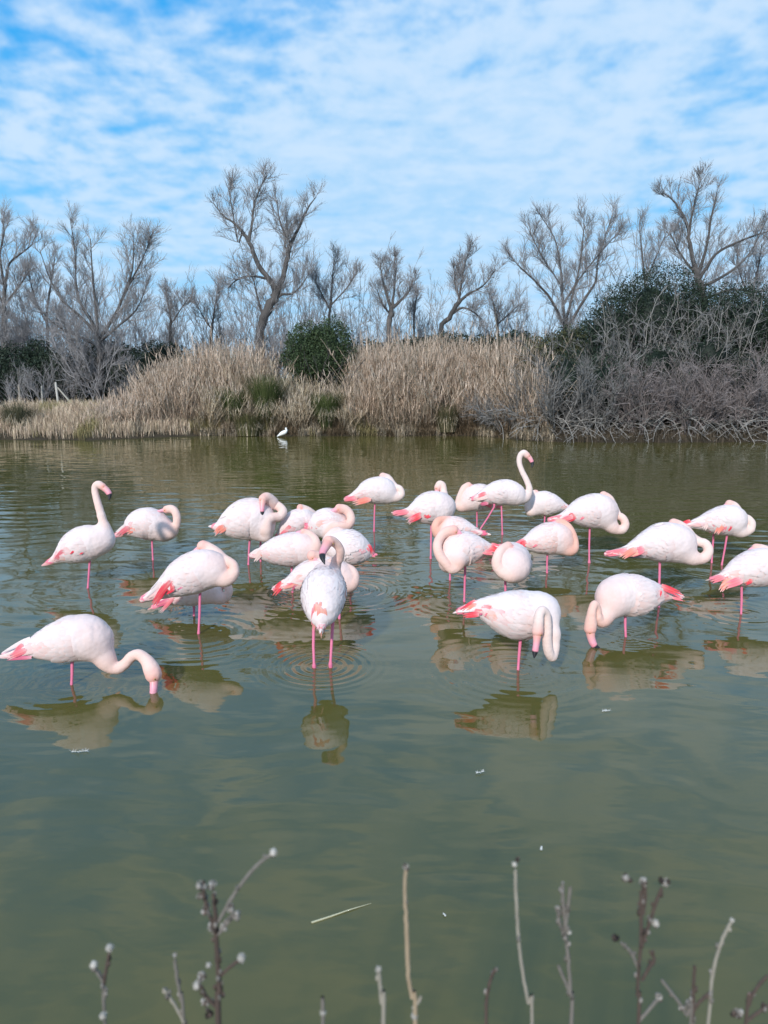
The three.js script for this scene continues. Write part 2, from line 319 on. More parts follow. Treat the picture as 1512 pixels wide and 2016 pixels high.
const TREES = [
  { label: 'tallest bare tree, forked in two above the dark green bush left of centre', seed: 11, base: [520, 700], D: 34, low: 0.8, whips: 10, whipLen: 4, s: 0.82, dense: 1.15, limbs: [
    [[512, 668, 10], [522, 620, 10.5], [538, 590, 10], [548, 566, 9]],
    [[545, 572, 7], [528, 548, 6], [508, 520, 5.4], [490, 476, 4.6], [478, 458, 3.6], [462, 440, 2.6], [440, 425, 1.6], [424, 405, 0.8]],
    [[490, 478, 3.4], [496, 440, 2.8], [500, 405, 2.4], [510, 375, 1.8], [522, 348, 1]],
    [[476, 458, 2], [468, 476, 1.6], [455, 400, 1.2], [450, 372, 0.7]],
    [[548, 568, 7], [558, 545, 6], [566, 505, 5], [574, 478, 4], [590, 445, 3], [606, 410, 2], [622, 388, 0.9]],
    [[572, 480, 3], [560, 458, 2.4], [550, 432, 1.8], [545, 395, 1]],
    [[562, 530, 3], [566, 495, 2.4], [561, 480, 1.8], [575, 440, 1.2]],
    [[536, 594, 4], [555, 580, 3], [575, 578, 2.2], [595, 560, 1.4], [612, 530, 0.8]],
    [[527, 549, 3], [492, 543, 2], [465, 552, 1.6], [448, 568, 1]],
    [[520, 630, 3.2], [508, 590, 2.4], [500, 555, 1.6], [492, 530, 1]]] },
  { label: 'wide spreading bare tree above the dark thicket at left, below the fence end', seed: 21, base: [196, 770], D: 33, low: 0.6, whips: 12, whipLen: 3.6, s: 0.9, dense: 1.2, limbs: [
    [[196, 735, 7], [197, 690, 6.5], [195, 662, 6]],
    [[195, 665, 4.6], [180, 632, 3.8], [160, 600, 3], [150, 560, 2.2], [148, 500, 1.6], [138, 430, 0.8]],
    [[195, 662, 4.2], [160, 625, 3], [120, 588, 2.2], [95, 540, 1.4], [78, 490, 0.8]],
    [[194, 660, 4], [188, 600, 3], [182, 540, 2], [178, 470, 1]],
    [[197, 665, 4.6], [225, 622, 3.4], [248, 570, 2.6], [262, 520, 1.8], [262, 460, 0.9]],
    [[240, 590, 2.6], [265, 540, 2], [285, 500, 1.4], [297, 462, 0.8]],
    [[200, 670, 3.4], [235, 640, 2.4], [268, 610, 1.8], [290, 560, 0.9]],
    [[192, 680, 3.4], [150, 660, 2.6], [110, 640, 1.8], [70, 600, 1]]] },
  { label: 'bare tree cut off by the left edge of the picture', seed: 31, base: [10, 770], D: 36, low: 0.5, whips: 14, whipLen: 4.2, s: 0.9, limbs: [
    [[10, 700, 6], [8, 620, 5], [10, 560, 4]],
    [[10, 565, 3.4], [18, 520, 2.6], [40, 500, 2], [62, 482, 1.4], [72, 455, 0.8]],
    [[8, 560, 3.4], [0, 500, 2.6], [8, 460, 1.8], [4, 432, 0.8]],
    [[8, 600, 3], [-25, 540, 2.2], [-45, 480, 1.2]], [[10, 600, 2.8], [40, 560, 2], [60, 530, 1.2]]] },
  { label: 'small twisted bare tree with a dark trunk, right of the dark green bush', seed: 41, base: [768, 690], D: 35, s: 0.62, dense: 1.1, whips: 4, whipLen: 2.6, limbs: [
    [[766, 655, 6], [768, 625, 6.5], [772, 604, 5]],
    [[770, 608, 4.4], [760, 575, 3], [752, 545, 2], [748, 515, 1]], [[772, 606, 3.6], [776, 570, 2.4], [778, 535, 1.5], [776, 508, 0.8]],
    [[774, 606, 4], [790, 590, 3], [806, 572, 2.2], [814, 548, 1]], [[770, 620, 2.6], [754, 600, 2], [742, 570, 1]]] },
  { label: 'leaning bare tree bent to the right above the middle reeds', seed: 51, base: [862, 690], D: 35, s: 0.68, dense: 1.2, whips: 3, whipLen: 2.4, limbs: [
    [[868, 655, 6], [884, 626, 5.5], [902, 596, 5]],
    [[900, 600, 4], [920, 580, 3], [940, 570, 2.2], [958, 555, 1.5], [976, 530, 0.8]], [[902, 598, 3.4], [908, 560, 2.4], [915, 520, 1.6], [924, 490, 0.8]],
    [[890, 618, 3.2], [910, 606, 2.6], [932, 614, 1.8], [948, 628, 1]], [[906, 592, 2.6], [896, 560, 1.8], [896, 530, 0.9]]] },
  { label: 'many stemmed bare tree left of the dark green mound', seed: 61, base: [1118, 720], D: 33, low: 0.4, whips: 8, whipLen: 3.8, s: 0.85, dense: 1.1, limbs: [
    [[1116, 690, 5.5], [1112, 640, 5]],
    [[1112, 650, 4], [1108, 590, 3.2], [1104, 530, 2.4], [1092, 470, 1.5], [1064, 425, 0.8]], [[1110, 640, 3.6], [1085, 590, 2.8], [1050, 550, 2.2], [1020, 522, 1.4], [1004, 500, 0.8]],
    [[1112, 645, 3.6], [1125, 590, 2.8], [1140, 530, 2], [1148, 470, 1.4], [1150, 430, 0.8]], [[1114, 650, 3.4], [1150, 590, 3.2], [1172, 555, 2.6], [1178, 510, 1.8], [1195, 455, 1], [1205, 425, 0.7]],
    [[1108, 600, 2.6], [1140, 550, 2], [1180, 500, 1.4], [1215, 460, 0.8]], [[1104, 560, 2.2], [1070, 510, 1.6], [1042, 455, 0.8]]] },
  { label: 'tall bare tree rising out of the dark green mound at right', seed: 71, base: [1385, 700], D: 31, low: 0.7, whips: 10, whipLen: 3.6, s: 0.72, dense: 1.1, limbs: [
    [[1386, 620, 9], [1378, 560, 8], [1368, 530, 7]],
    [[1370, 535, 5.4], [1358, 480, 4.6], [1352, 440, 3.4], [1330, 400, 2.2], [1304, 378, 1]], [[1355, 470, 3.4], [1362, 425, 2.4], [1372, 380, 1.4], [1380, 352, 0.7]],
    [[1372, 545, 4.4], [1390, 490, 3.2], [1400, 430, 2], [1412, 376, 0.8]], [[1376, 550, 4.2], [1410, 500, 3.2], [1450, 478, 2.4], [1490, 462, 1.6], [1515, 455, 1]],
    [[1380, 565, 4], [1430, 540, 3], [1475, 500, 2], [1510, 430, 1]], [[1384, 590, 3.6], [1440, 570, 2.8], [1490, 575, 2], [1530, 560, 1]], [[1366, 535, 3], [1340, 500, 2.2], [1320, 460, 1.2]]] },
  { label: 'thin grey sapling behind the dark green mound, left of its tall tree', seed: 81, base: [1270, 640], D: 37, s: 0.85, whips: 12, whipLen: 5.6, limbs: [[[1272, 600, 3.4], [1268, 540, 2.6], [1262, 480, 1.6], [1258, 440, 0.8]], [[1268, 560, 2.2], [1290, 510, 1.6], [1310, 462, 0.8]]] },
  { label: 'slender bare tree between the tall forked one and the small twisted one', seed: 91, base: [650, 690], D: 37, s: 0.8, whips: 7, whipLen: 3.8, limbs: [[[648, 640, 3.2], [652, 590, 2.6], [655, 540, 1.4], [658, 512, 0.7]], [[652, 600, 2], [680, 570, 1.4], [700, 540, 0.8]], [[650, 610, 2], [632, 575, 1.4], [620, 550, 0.8]]] },
  { label: 'low bare tree right of the wide spreading one, its foot hidden by the reeds', seed: 101, base: [335, 700], D: 38, s: 0.7, whips: 10, whipLen: 3, limbs: [[[335, 660, 3.4], [336, 630, 2.6], [330, 590, 1.2], [326, 570, 0.7]], [[336, 640, 2], [355, 610, 1.4], [372, 585, 0.8]]] },
  { label: 'low bare tree just left of the tall forked one', seed: 111, base: [418, 700], D: 38, s: 0.72, whips: 8, whipLen: 3, limbs: [[[416, 660, 3.6], [420, 630, 2.6], [425, 590, 1.2], [430, 565, 0.7]], [[418, 650, 2], [398, 620, 1.4], [386, 595, 0.8]]] },
  { label: 'thin bare shoots right of the small twisted tree', seed: 121, base: [815, 690], D: 38, s: 0.6, whips: 8, whipLen: 3.2, limbs: [[[815, 650, 2.4], [816, 610, 1.8], [822, 575, 0.8]]] },
  { label: 'low grey bare tree between the leaning one and the many stemmed one', seed: 131, base: [985, 690], D: 38, s: 0.75, whips: 14, whipLen: 3.2, limbs: [[[980, 650, 3], [976, 620, 2.2], [970, 590, 1]], [[978, 640, 2], [1000, 620, 1.4], [1022, 600, 0.8]]] },
  { label: 'bare tree at the far left between the edge one and the wide spreading one', seed: 141, base: [95, 760], D: 37, s: 0.9, low: 0.5, whips: 16, whipLen: 5, limbs: [[[95, 690, 4], [92, 620, 3], [100, 560, 2], [108, 510, 0.9]], [[94, 640, 2.4], [70, 590, 1.8], [56, 540, 0.9]]] },
  { label: 'bare tree leaning out of the picture at the right edge', seed: 151, base: [1490, 700], D: 33, s: 0.9, whips: 12, whipLen: 4.6, limbs: [[[1488, 640, 4.4], [1480, 590, 3.6], [1492, 530, 2.4], [1500, 480, 1]], [[1484, 600, 2.6], [1460, 550, 2], [1450, 500, 1]]] },
];
TREES.forEach(bareTree);
// low leafless scrub that closes the view between the trees
function scrub(label, px, D, h, wide, n, seed) {
  const R = rng(seed), base = at(px, 760, D); base.y = groundY(base.x, base.z);
  const root = thing('leafless_scrub', label, 'shrub', base, 'leafless scrub behind the reeds'), mb = new MB();
  for (let i = 0; i < n; i++) {
    const a = R() * 6.28, q = polyline(R, V((R() - 0.5) * wide, 0, (R() - 0.5) * 1.2), V(Math.cos(a) * 0.45, 1.3, Math.sin(a) * 0.45), h * 2.1 * (0.55 + 0.55 * R()), 8, 0.32, 0.03), r = 0.022;
    mb.tube(q, q.map((_, j) => r * (1 - 0.09 * j)), 4, shades(R, TWIG), false);
    sprout(R, mb, q, r, [{ n: 11, len: 0.9, lenEnd: 0.4, spread: 0.7, up: 0.07, wiggle: 0.42, segs: 4, r: 0.010, sides: 3, from: 0.25, tip: 0.0045 }, { n: 6, len: 0.42, lenEnd: 0.25, spread: 0.6, up: 0.05, wiggle: 0.45, segs: 3, r: 0.0065, sides: 3, from: 0.1, tip: 0.0036 }], 0, TWIG);
  }
  add('branch', mb.geometry(), M.bark, root);
}
[['leafless grey scrub at the left edge behind the dark thicket', 30, 38, 3.5, 4, 49], ['leafless grey scrub behind the wide spreading tree', 165, 38, 3.3, 4, 49], ['leafless scrub right of the wide spreading tree', 270, 39, 3.2, 3, 34], ['leafless scrub above the left reeds, below the open sky', 345, 40, 3.2, 3, 34],
  ['leafless scrub left of the foot of the tall forked tree', 445, 39, 3.4, 3, 34], ['leafless scrub directly behind the tall forked tree', 560, 39, 3.6, 3.4, 38], ['leafless scrub above the dark green bush', 660, 39, 3.8, 3.4, 38], ['leafless scrub left of the small twisted tree', 725, 40, 3.2, 2.6, 30],
  ['leafless scrub between the twisted and the leaning tree', 825, 39, 3.3, 3, 34], ['leafless scrub right of the leaning tree', 930, 39, 3.1, 3, 34], ['leafless scrub left of the many stemmed tree', 1020, 39, 3.1, 3, 34], ['leafless scrub rising behind the left half of the dark mound', 1225, 36, 4.0, 3, 34], ['leafless scrub rising behind the top of the dark mound', 1310, 36, 4.1, 2.6, 30], ['leafless scrub rising behind the right end of the dark mound', 1470, 36, 3.9, 3.4, 38]]
  .concat([['thin grey scrub in front of the dark thicket at the left edge', 25, 32.6, 1.0, 3.4, 16], ['thin grey scrub in front of the dark thicket, behind the whitish post', 125, 33.2, 1.0, 3, 12], ['thin grey scrub in front of the dark thicket, right of the wide spreading tree', 240, 32.8, 0.95, 2.6, 14]])
  .forEach(([l, px, D, h, w, n], i) => scrub(l, px, D, h, w, n, 1200 + i));

// ---------------------------------------------------------------- evergreen growth: leaves through the volume of a few lobes, over dark inner stems
function evergreen(name, label, lobes, n, size, colors, seed, category = 'bush', group) {
  const R = rng(seed), mb = new MB(), st = new MB(), c0 = lobes[0], base = V(c0[0], groundY(c0[0], c0[2]), c0[2]);
  const root = thing(name, label, category, base, group);
  const vol = lobes.map((l) => l[3] * l[4] * l[5]), sum = vol.reduce((a, b) => a + b);
  lobes.forEach(([x, y, z, rx, ry, rz], li) => {
    const count = Math.round(n * vol[li] / sum);
    for (let k = 0; k < count; k++) {
      const th = Math.acos(2 * R() - 1), ph = R() * 6.283, dx = Math.sin(th) * Math.cos(ph), dy = Math.cos(th), dz = Math.sin(th) * Math.sin(ph);
      const f = (1 + 0.22 * fbm(dx * 2 + li * 3 + seed, dy * 2, dz * 2, 3) * 2) * Math.pow(mix(0.35, 1, Math.sqrt(R())), 0.7) * (1 + 0.06 * R());
      const px = x + dx * rx * f, py = Math.max(groundY(x, z) + 0.03, y + dy * ry * f), pz = z + dz * rz * f, clump = noise(px * 2.6, py * 2.6, pz * 2.6);
      if (clump < -0.3 && R() < 0.5) continue;
      const u = V(R() - 0.5, R() - 0.35, R() - 0.5).normalize(), v = V(R() - 0.5, R() - 0.5, R() - 0.5).cross(u).normalize();
      mb.leaf(px, py, pz, u, v, size * (0.6 + 0.8 * R()), shades(R, colors, 0.3));
    }
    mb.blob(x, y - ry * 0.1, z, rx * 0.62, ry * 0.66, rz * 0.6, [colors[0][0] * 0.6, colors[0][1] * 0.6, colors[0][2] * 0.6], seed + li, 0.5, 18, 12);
    for (let k = 0; k < 14; k++) {
      const p = V(x + (R() - 0.5) * rx * 0.6, groundY(x, z) - 0.05, z + (R() - 0.5) * rz * 0.6), q = polyline(R, p, V((R() - 0.5) * 1.2, 1.2, (R() - 0.5) * 1.2), Math.max(0.5, (y - p.y + ry) * 0.8), 6, 0.35, 0.02);
      st.tube(q, q.map((_, j) => 0.035 * (1 - 0.12 * j)), 5, shades(R, BARK), false);
    }
  });
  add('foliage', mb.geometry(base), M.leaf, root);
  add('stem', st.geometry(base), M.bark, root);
}
const lobe = (x, y, D, rx, ry, rz) => { const p = at(x, y, D); return [p.x, p.y, p.z, rx, ry, rz]; };
const GREEN = [[0.030, 0.052, 0.022], [0.065, 0.095, 0.042]], DARK = [[0.016, 0.028, 0.018], [0.036, 0.055, 0.034]], OLIVE = [[0.055, 0.062, 0.028], [0.11, 0.11, 0.055]];
evergreen('evergreen_bush', 'rounded dark green bush at the foot of the tall forked tree', [lobe(600, 700, 32, 0.95, 1.25, 0.9), lobe(650, 692, 32, 1.0, 1.35, 0.9), lobe(625, 712, 31.7, 1.0, 0.9, 0.8), lobe(628, 668, 32, 0.5, 0.55, 0.5)], 24000, 0.045, GREEN, 201);
evergreen('evergreen_mound', 'broad dark green mound of shrubs at right, covered in climbing stems', [lobe(1290, 640, 30.3, 2.1, 2.1, 1.6), lobe(1215, 665, 30, 1.5, 1.6, 1.3), lobe(1150, 715, 29.6, 1.7, 1.5, 1.2), lobe(1380, 655, 30.2, 1.9, 1.75, 1.5), lobe(1460, 650, 30, 1.6, 1.7, 1.4), lobe(1530, 680, 30, 1.6, 2.0, 1.4), lobe(1085, 745, 29.5, 1.3, 1.2, 1.1), lobe(1180, 770, 28.6, 2.0, 1.5, 0.9), lobe(1300, 770, 28.5, 2.2, 1.5, 0.9), lobe(1430, 770, 28.5, 2.2, 1.6, 0.9), lobe(1530, 770, 28.6, 1.6, 1.5, 0.9), lobe(1070, 795, 28.4, 1.4, 0.9, 0.8), lobe(1120, 760, 27.5, 0.9, 1.3, 0.6), lobe(1190, 770, 27.3, 0.8, 1.4, 0.6), lobe(1060, 800, 27.8, 0.8, 0.7, 0.5), lobe(1290, 720, 28, 0.9, 0.8, 0.5), lobe(1400, 700, 28.2, 1.0, 0.9, 0.5)], 150000, 0.042, DARK, 211, 'shrubs');
evergreen('ivy_thicket', 'dark ivy clad thicket under the bare trees at left, behind the fence posts', [lobe(40, 745, 33.8, 2.0, 1.35, 1.0), lobe(115, 742, 33.8, 1.5, 1.2, 1.0), lobe(190, 738, 33.9, 1.4, 1.45, 1.0), lobe(250, 735, 34, 1.3, 1.2, 0.9), lobe(-40, 740, 33.8, 1.8, 1.5, 1.0), lobe(320, 712, 36, 1.5, 0.9, 0.8), lobe(75, 725, 34.4, 0.8, 1.3, 0.8), lobe(225, 715, 34.6, 0.9, 1.0, 0.8)], 60000, 0.05, DARK, 221, 'shrubs');
evergreen('evergreen_bush', 'low dark bushes behind the middle reeds, under the leaning tree', [lobe(880, 690, 34.6, 1.3, 0.8, 0.8), lobe(820, 695, 35, 1.3, 0.7, 0.8), lobe(960, 692, 34.6, 1.3, 0.7, 0.8), lobe(1020, 690, 33.5, 1.0, 0.8, 0.8), lobe(740, 698, 35, 1.2, 0.6, 0.8)], 16000, 0.06, DARK, 231);
evergreen('olive_bush', 'olive green shrub on the left slope of the dark mound', [lobe(1075, 710, 29.4, 1.1, 0.9, 0.8), lobe(1120, 690, 29.6, 0.9, 0.9, 0.8), lobe(1040, 735, 29.3, 0.9, 0.7, 0.7)], 9000, 0.05, OLIVE, 241);

// ---------------------------------------------------------------- reeds and grass
const STRAW = [[0.45, 0.355, 0.245], [0.82, 0.68, 0.50]], PINKISH = [[0.48, 0.36, 0.265], [0.82, 0.645, 0.505]], GREYSTRAW = [[0.27, 0.23, 0.18], [0.44, 0.38, 0.30]], GRASSY = [[0.22, 0.20, 0.09], [0.42, 0.35, 0.18]], RUSH = [[0.045, 0.065, 0.022], [0.11, 0.13, 0.05]], BROWN = [[0.12, 0.09, 0.06], [0.26, 0.19, 0.12]];
function reed(R, mb, x, z, h, lean, colors, o = {}) {
  const y = Math.max(-0.12, groundY(x, z) - 0.03), a = R() * 6.283, w0 = R() < 0.16 ? 0.55 : 0.14, d = V(lean.x + Math.cos(a) * w0, 1, lean.z + Math.sin(a) * w0), bend = V(lean.x * 0.25 + (R() - 0.5) * 0.14, -0.03 - 0.06 * R(), (R() - 0.5) * 0.12), pts = [], c = shades(R, colors, 0.2), low = mix3(c, BROWN[1], 0.45);
  for (let k = 0; k <= 4; k++) { const t = k / 4; pts.push(V(x + d.x * h * t + bend.x * h * t * t, y + h * t + bend.y * h * t * t, z + d.z * h * t + bend.z * h * t * t)); }
  mb.tube(pts, [0.011, 0.010, 0.009, 0.007, 0.004], 3, (t) => mix3(low, c, smooth(0, 0.5, t)), false);
  for (let k = 0; k < (o.leaves ?? 6); k++) {
    const t = mix(0.15, 0.95, R()), i = Math.min(3, Math.floor(t * 4)), p = pts[i].clone().lerp(pts[i + 1], t * 4 - i), b = R() * 6.283, L = (0.35 + 0.4 * R()) * Math.min(1, h / 2), out = V(Math.cos(b), 0, Math.sin(b)), w = V(-Math.sin(b), 0, Math.cos(b)), r2 = R();
    mb.blade([p, p.clone().addScaledVector(out, L * 0.3).add(V(0, L * 0.45, 0)), p.clone().addScaledVector(out, L * 0.75).add(V(0, L * mix(0.1, 0.7, r2), 0))], [0.017, 0.014, 0.003], w, mix3(low, c, smooth(0, 0.5, t) * (0.7 + 0.3 * R())));
  }
  if (R() < (o.plume ?? 0.35) * 0.45) {
    const p = pts[4], q = p.clone().add(V(d.x * 0.12 + 0.07 * (R() - 0.5), 0.26, 0.05 * (R() - 0.5))), pc = mix3(c, [0.46, 0.37, 0.31], 0.6);
    mb.tube([p.clone().add(V(0, -0.05, 0)), p.clone().lerp(q, 0.4), q], [0.005, 0.017, 0.003], 4, pc, false);
  }
}
// a bed between pixel columns; front and back are metres inland of the waterline; the height follows (px, inland)
const RUSHES = [[640, 0.25, 34], [520, 0.75, 40], [455, 0.8, 30], [490, 0.1, 24], [880, 0.2, 18]];
function reedBed(name, label, x0, x1, front, back, n, height, lean, colors, o) {
  const R = rng(o.seed), mb = new MB();
  for (let k = 0; k < n; k++) {
    const px = mix(x0, x1, R()), inland = mix(front, back, Math.pow(R(), o.bias ?? 1.3)), X0 = (px - CX) / F * 29 / CP, x = X0, z = shore(x) - inland, h = height(px, inland) * (0.62 + 0.5 * R()) * (1 + 0.30 * noise(x * 0.9, z * 0.9, o.seed)) * (R() < 0.05 ? 1.25 : 1);
    if (RUSHES.some(([rx, ri, rw]) => Math.abs(px - rx) < rw && inland < ri + 0.9) && R() < 0.86) continue;
    if (h < 0.15 || (o.gap && noise(x * 1.6, z * 1.6, o.seed) < -0.35 && R() < 0.7)) continue;
    reed(R, mb, x, z, h, lean(px, R), R() < 0.25 ? GREYSTRAW : colors, o);
  }
  tag(add(name, mb.geometry(), M.dry), label, null, null, 'stuff');
}
reedBed('reeds', 'tan dry reeds left of the tall forked tree, rising towards the right', 195, 520, 0.7, 5, 4200, (px, d) => mix(0.6, 2.7, smooth(190, 370, px)) * mix(0.55, 1, smooth(0.6, 2.6, d)), (px, R) => V(-0.06 + 0.3 * (R() - 0.5), 0, 0.08), PINKISH, { seed: 301, plume: 0.45 });
reedBed('reeds', 'slanting dry reeds round the foot of the dark green bush', 400, 730, 0.2, 2.4, 2600, (px, d) => mix(2.1, 1.45, smooth(470, 640, px)) * mix(0.6, 1, smooth(0.2, 1.6, d)), (px, R) => V((R() - 0.35) * 0.65, 0, 0.15), STRAW, { seed: 311, gap: true, plume: 0.3 });
reedBed('reeds', 'tall dense dry reeds between the green bush and the grey shrubs', 690, 1045, 0.25, 4.6, 5600, (px, d) => 2.95 * mix(0.62, 1, smooth(0.2, 2.2, d)) * mix(0.82, 1, smooth(685, 740, px)), (px, R) => V((R() - 0.5) * 0.22, 0, 0.08), PINKISH, { seed: 321, plume: 0.5 });
function grassBed(name, label, x0, x1, front, back, n, height, droop, palette, seed, width = 0.014) {
  const R = rng(seed), mb = new MB();
  for (let k = 0; k < n; k++) {
    const px = mix(x0, x1, R()), inland = mix(front, back, R()), x = (px - CX) / F * 28.5 / CP, z = shore(x) - inland, y = Math.max(-0.06, groundY(x, z) - 0.02), h = height(px, inland) * (0.55 + 0.6 * R()) * (0.85 + 0.3 * noise(x * 1.3, z * 1.3, seed)), a = R() * 6.283, dr = droop * (0.3 + R()), out = V(Math.cos(a), 0, Math.sin(a) + 0.35), w = V(-Math.sin(a), 0, Math.cos(a));
    if (h < 0.05) continue;
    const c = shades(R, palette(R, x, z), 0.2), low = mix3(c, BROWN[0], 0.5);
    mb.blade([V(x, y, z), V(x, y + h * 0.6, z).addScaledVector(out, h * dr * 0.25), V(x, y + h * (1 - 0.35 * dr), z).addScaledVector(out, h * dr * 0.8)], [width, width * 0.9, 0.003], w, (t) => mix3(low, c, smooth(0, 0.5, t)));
  }
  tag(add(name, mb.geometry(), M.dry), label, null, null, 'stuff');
}
grassBed('grass', 'dry straw coloured grass on the left bank below the fence posts', -40, 500, 0.0, 6.2, 30000, (px, d) => mix(0.55, 0.85, smooth(0, 1.2, d)) * mix(1, 0.75, smooth(3, 6, d)), 0.55, (R, x, z) => { const n = noise(x * 0.8, z * 0.8, 5); return n > 0.3 ? GRASSY : n < -0.35 ? GREYSTRAW : R() < 0.5 ? STRAW : PINKISH; }, 401);
grassBed('grass', 'matted brown grass overhanging the far waterline in the middle', 380, 1060, -0.12, 1.3, 15000, (px, d) => mix(0.5, 1.15, smooth(-0.1, 0.8, d)), 1.0, (R, x, z) => { const n = noise(x * 0.9, z * 0.9, 8); return n > 0.35 ? GRASSY : n < -0.05 ? BROWN : R() < 0.5 ? STRAW : GREYSTRAW; }, 411);
grassBed('grass', 'thin grass along the waterline, shade of the grey shrubs put into its colour', 1000, 1600, -0.1, 2.0, 6000, (px, d) => 0.5, 0.9, (R) => [[0.06, 0.05, 0.04], [0.16, 0.13, 0.10]], 421);  // dark palette: the shade below the shrub overhang is painted into the blades

// rush tussocks: single green clumps in the dry growth
function tussock(label, px, py, inland, n, h, spread, seed, colors = RUSH) {
  const R = rng(seed), x = (px - CX) / F * 28.6 / CP, z = shore(x) - inland, y = Math.max(0, groundY(x, z)), mb = new MB(), dead = new MB(), root = thing('rush_tussock', label, 'rush tussock', V(x, y, z));
  for (let k = 0; k < n; k++) {
    const a = R() * 6.283, r = Math.sqrt(R()) * 0.55 * spread, out = V(Math.cos(a), 0, Math.sin(a)), l = h * (0.6 + 0.6 * R()), s = (0.15 + 0.9 * R()) * spread, p = V(Math.cos(a) * r, -0.05, Math.sin(a) * r), w = V(-Math.sin(a), 0, Math.cos(a)), old = R() < 0.2;
    (old ? dead : mb).blade([p, p.clone().addScaledVector(out, l * s * 0.25).add(V(0, l * 0.6, 0)), p.clone().addScaledVector(out, l * s * 0.7).add(V(0, l * (old ? 0.4 : 0.95), 0))], [0.013, 0.011, 0.003], w, shades(R, old ? STRAW : colors, 0.25));
  }
  add('green_blade', mb.geometry(), M.dry, root).userData.kind = 'stuff'; add('dry_blade', dead.geometry(), M.dry, root).userData.kind = 'stuff';
}
tussock('rounded green rush tussock beside the white egret, right of it', 640, 812, 0.5, 2200, 1.3, 0.7, 501);
tussock('tall dark rushes in the slanting reeds above the white egret', 520, 770, 0.75, 2600, 1.9, 0.62, 511);
tussock('dark rushes left of the tall ones, halfway down the slanting reeds', 455, 790, 0.8, 1700, 1.45, 0.75, 521);
tussock('greyish green rush tussock in the grass near the left edge', 60, 805, 0.9, 1300, 1.0, 0.8, 531, [[0.06, 0.065, 0.04], [0.14, 0.13, 0.08]]);
tussock('low green rushes at the waterline left of the white egret', 490, 825, 0.1, 1100, 0.8, 0.8, 541, [[0.05, 0.06, 0.025], [0.15, 0.14, 0.06]]);
tussock('small dark rush clump at the foot of the tall dense reeds', 880, 790, 0.2, 900, 1.0, 0.7, 551, [[0.05, 0.055, 0.03], [0.15, 0.13, 0.07]]);

// ---------------------------------------------------------------- bare grey shrubs that hang over the water at right
function shrub(label, px, inland, h, spread, stems, seed, colors) {
  const R = rng(seed), x = (px - CX) / F * 27 / CP, z = shore(x) - inland, y = groundY(x, z), mb = new MB(), arch = new MB(), root = thing('bare_shrub', label, 'shrub', V(x, Math.max(0, y), z), 'bare grey shrubs on the right bank');
  const lv = [{ n: 8, len: 0.95, lenEnd: 0.5, spread: 0.75, up: 0.03, wiggle: 0.5, segs: 4, r: 0.014, sides: 3, from: 0.2, tip: 0.006 }, { n: 6, len: 0.42, spread: 0.7, up: 0.02, wiggle: 0.6, segs: 2, r: 0.009, sides: 3, from: 0.1, tip: 0.005 }];
  for (let k = 0; k < stems; k++) {
    const a = R() * 6.283, tilt = spread * (0.15 + 0.85 * R()), q = polyline(R, V(Math.cos(a) * 0.35 * spread, -0.1, Math.sin(a) * 0.3), V(Math.cos(a) * tilt, 1, Math.sin(a) * tilt * 0.8 + 0.1), h * (0.6 + 0.55 * R()), 8, 0.3, -0.03);
    for (const p of q) if (p.y + root.position.y < 0.02) p.y = 0.02 - root.position.y;
    mb.tube(q, q.map((_, j) => mix(0.022, 0.006, j / 8)), 4, shades(R, colors), false);
    sprout(R, mb, q, 0.02, lv, 0, colors);
  }
  for (let k = 0; k < stems * 0.7; k++) {   // old pale branches that arch down to the water
    const a = (R() - 0.5) * 3.4 + Math.PI / 2, q = polyline(R, V((R() - 0.5) * 1.4, 0.15 + 0.5 * R(), 0.3 * R()), V(Math.cos(a) * 1.1, 0.75 * R(), Math.sin(a) * 1.1), inland * 0.5 + 0.7 + 0.8 * R(), 7, 0.6, -0.16);
    for (const p of q) p.y = Math.max(p.y, -root.position.y - 0.12);
    arch.tube(q, q.map((_, j) => mix(0.019, 0.007, j / 7)), 4, shades(R, [[0.18, 0.17, 0.155], [0.38, 0.36, 0.335]]), false);
    sprout(R, arch, q, 0.014, [{ n: 5, len: 0.4, spread: 0.9, up: -0.02, wiggle: 0.7, segs: 3, r: 0.009, sides: 3, from: 0.2, tip: 0.005 }], 0, [[0.28, 0.265, 0.25], [0.40, 0.38, 0.36]]);
  }
  add('branch', mb.geometry(), M.bark, root); add('low_branch', arch.geometry(), M.bark, root);
}
const GREYTWIG = [[0.13, 0.125, 0.12], [0.33, 0.315, 0.305]], MAUVE = [[0.15, 0.125, 0.12], [0.33, 0.285, 0.275]];
shrub('low bare shrub where the tall reeds end, dipping into the water', 1010, 0.8, 1.7, 1.0, 21, 601, GREYTWIG);
shrub('bare grey shrub second from the end of the reeds, with green leaves showing behind', 1085, 0.85, 2.5, 0.8, 27, 611, GREYTWIG);
shrub('bare grey shrub in front of the dip between green mound and reeds', 1160, 0.85, 2.7, 0.8, 29, 621, GREYTWIG);
shrub('bare mauve grey shrub below the highest part of the green mound', 1250, 0.75, 2.6, 0.85, 30, 631, MAUVE);
shrub('bare mauve shrub with pale roots over the water, right of the mound top', 1335, 0.65, 2.5, 0.85, 30, 641, MAUVE);
shrub('bare mauve shrub below the tall tree of the mound', 1420, 0.75, 2.5, 0.85, 29, 651, MAUVE);
shrub('bare mauve shrub at the right edge of the picture', 1500, 0.75, 2.6, 0.85, 29, 661, MAUVE);
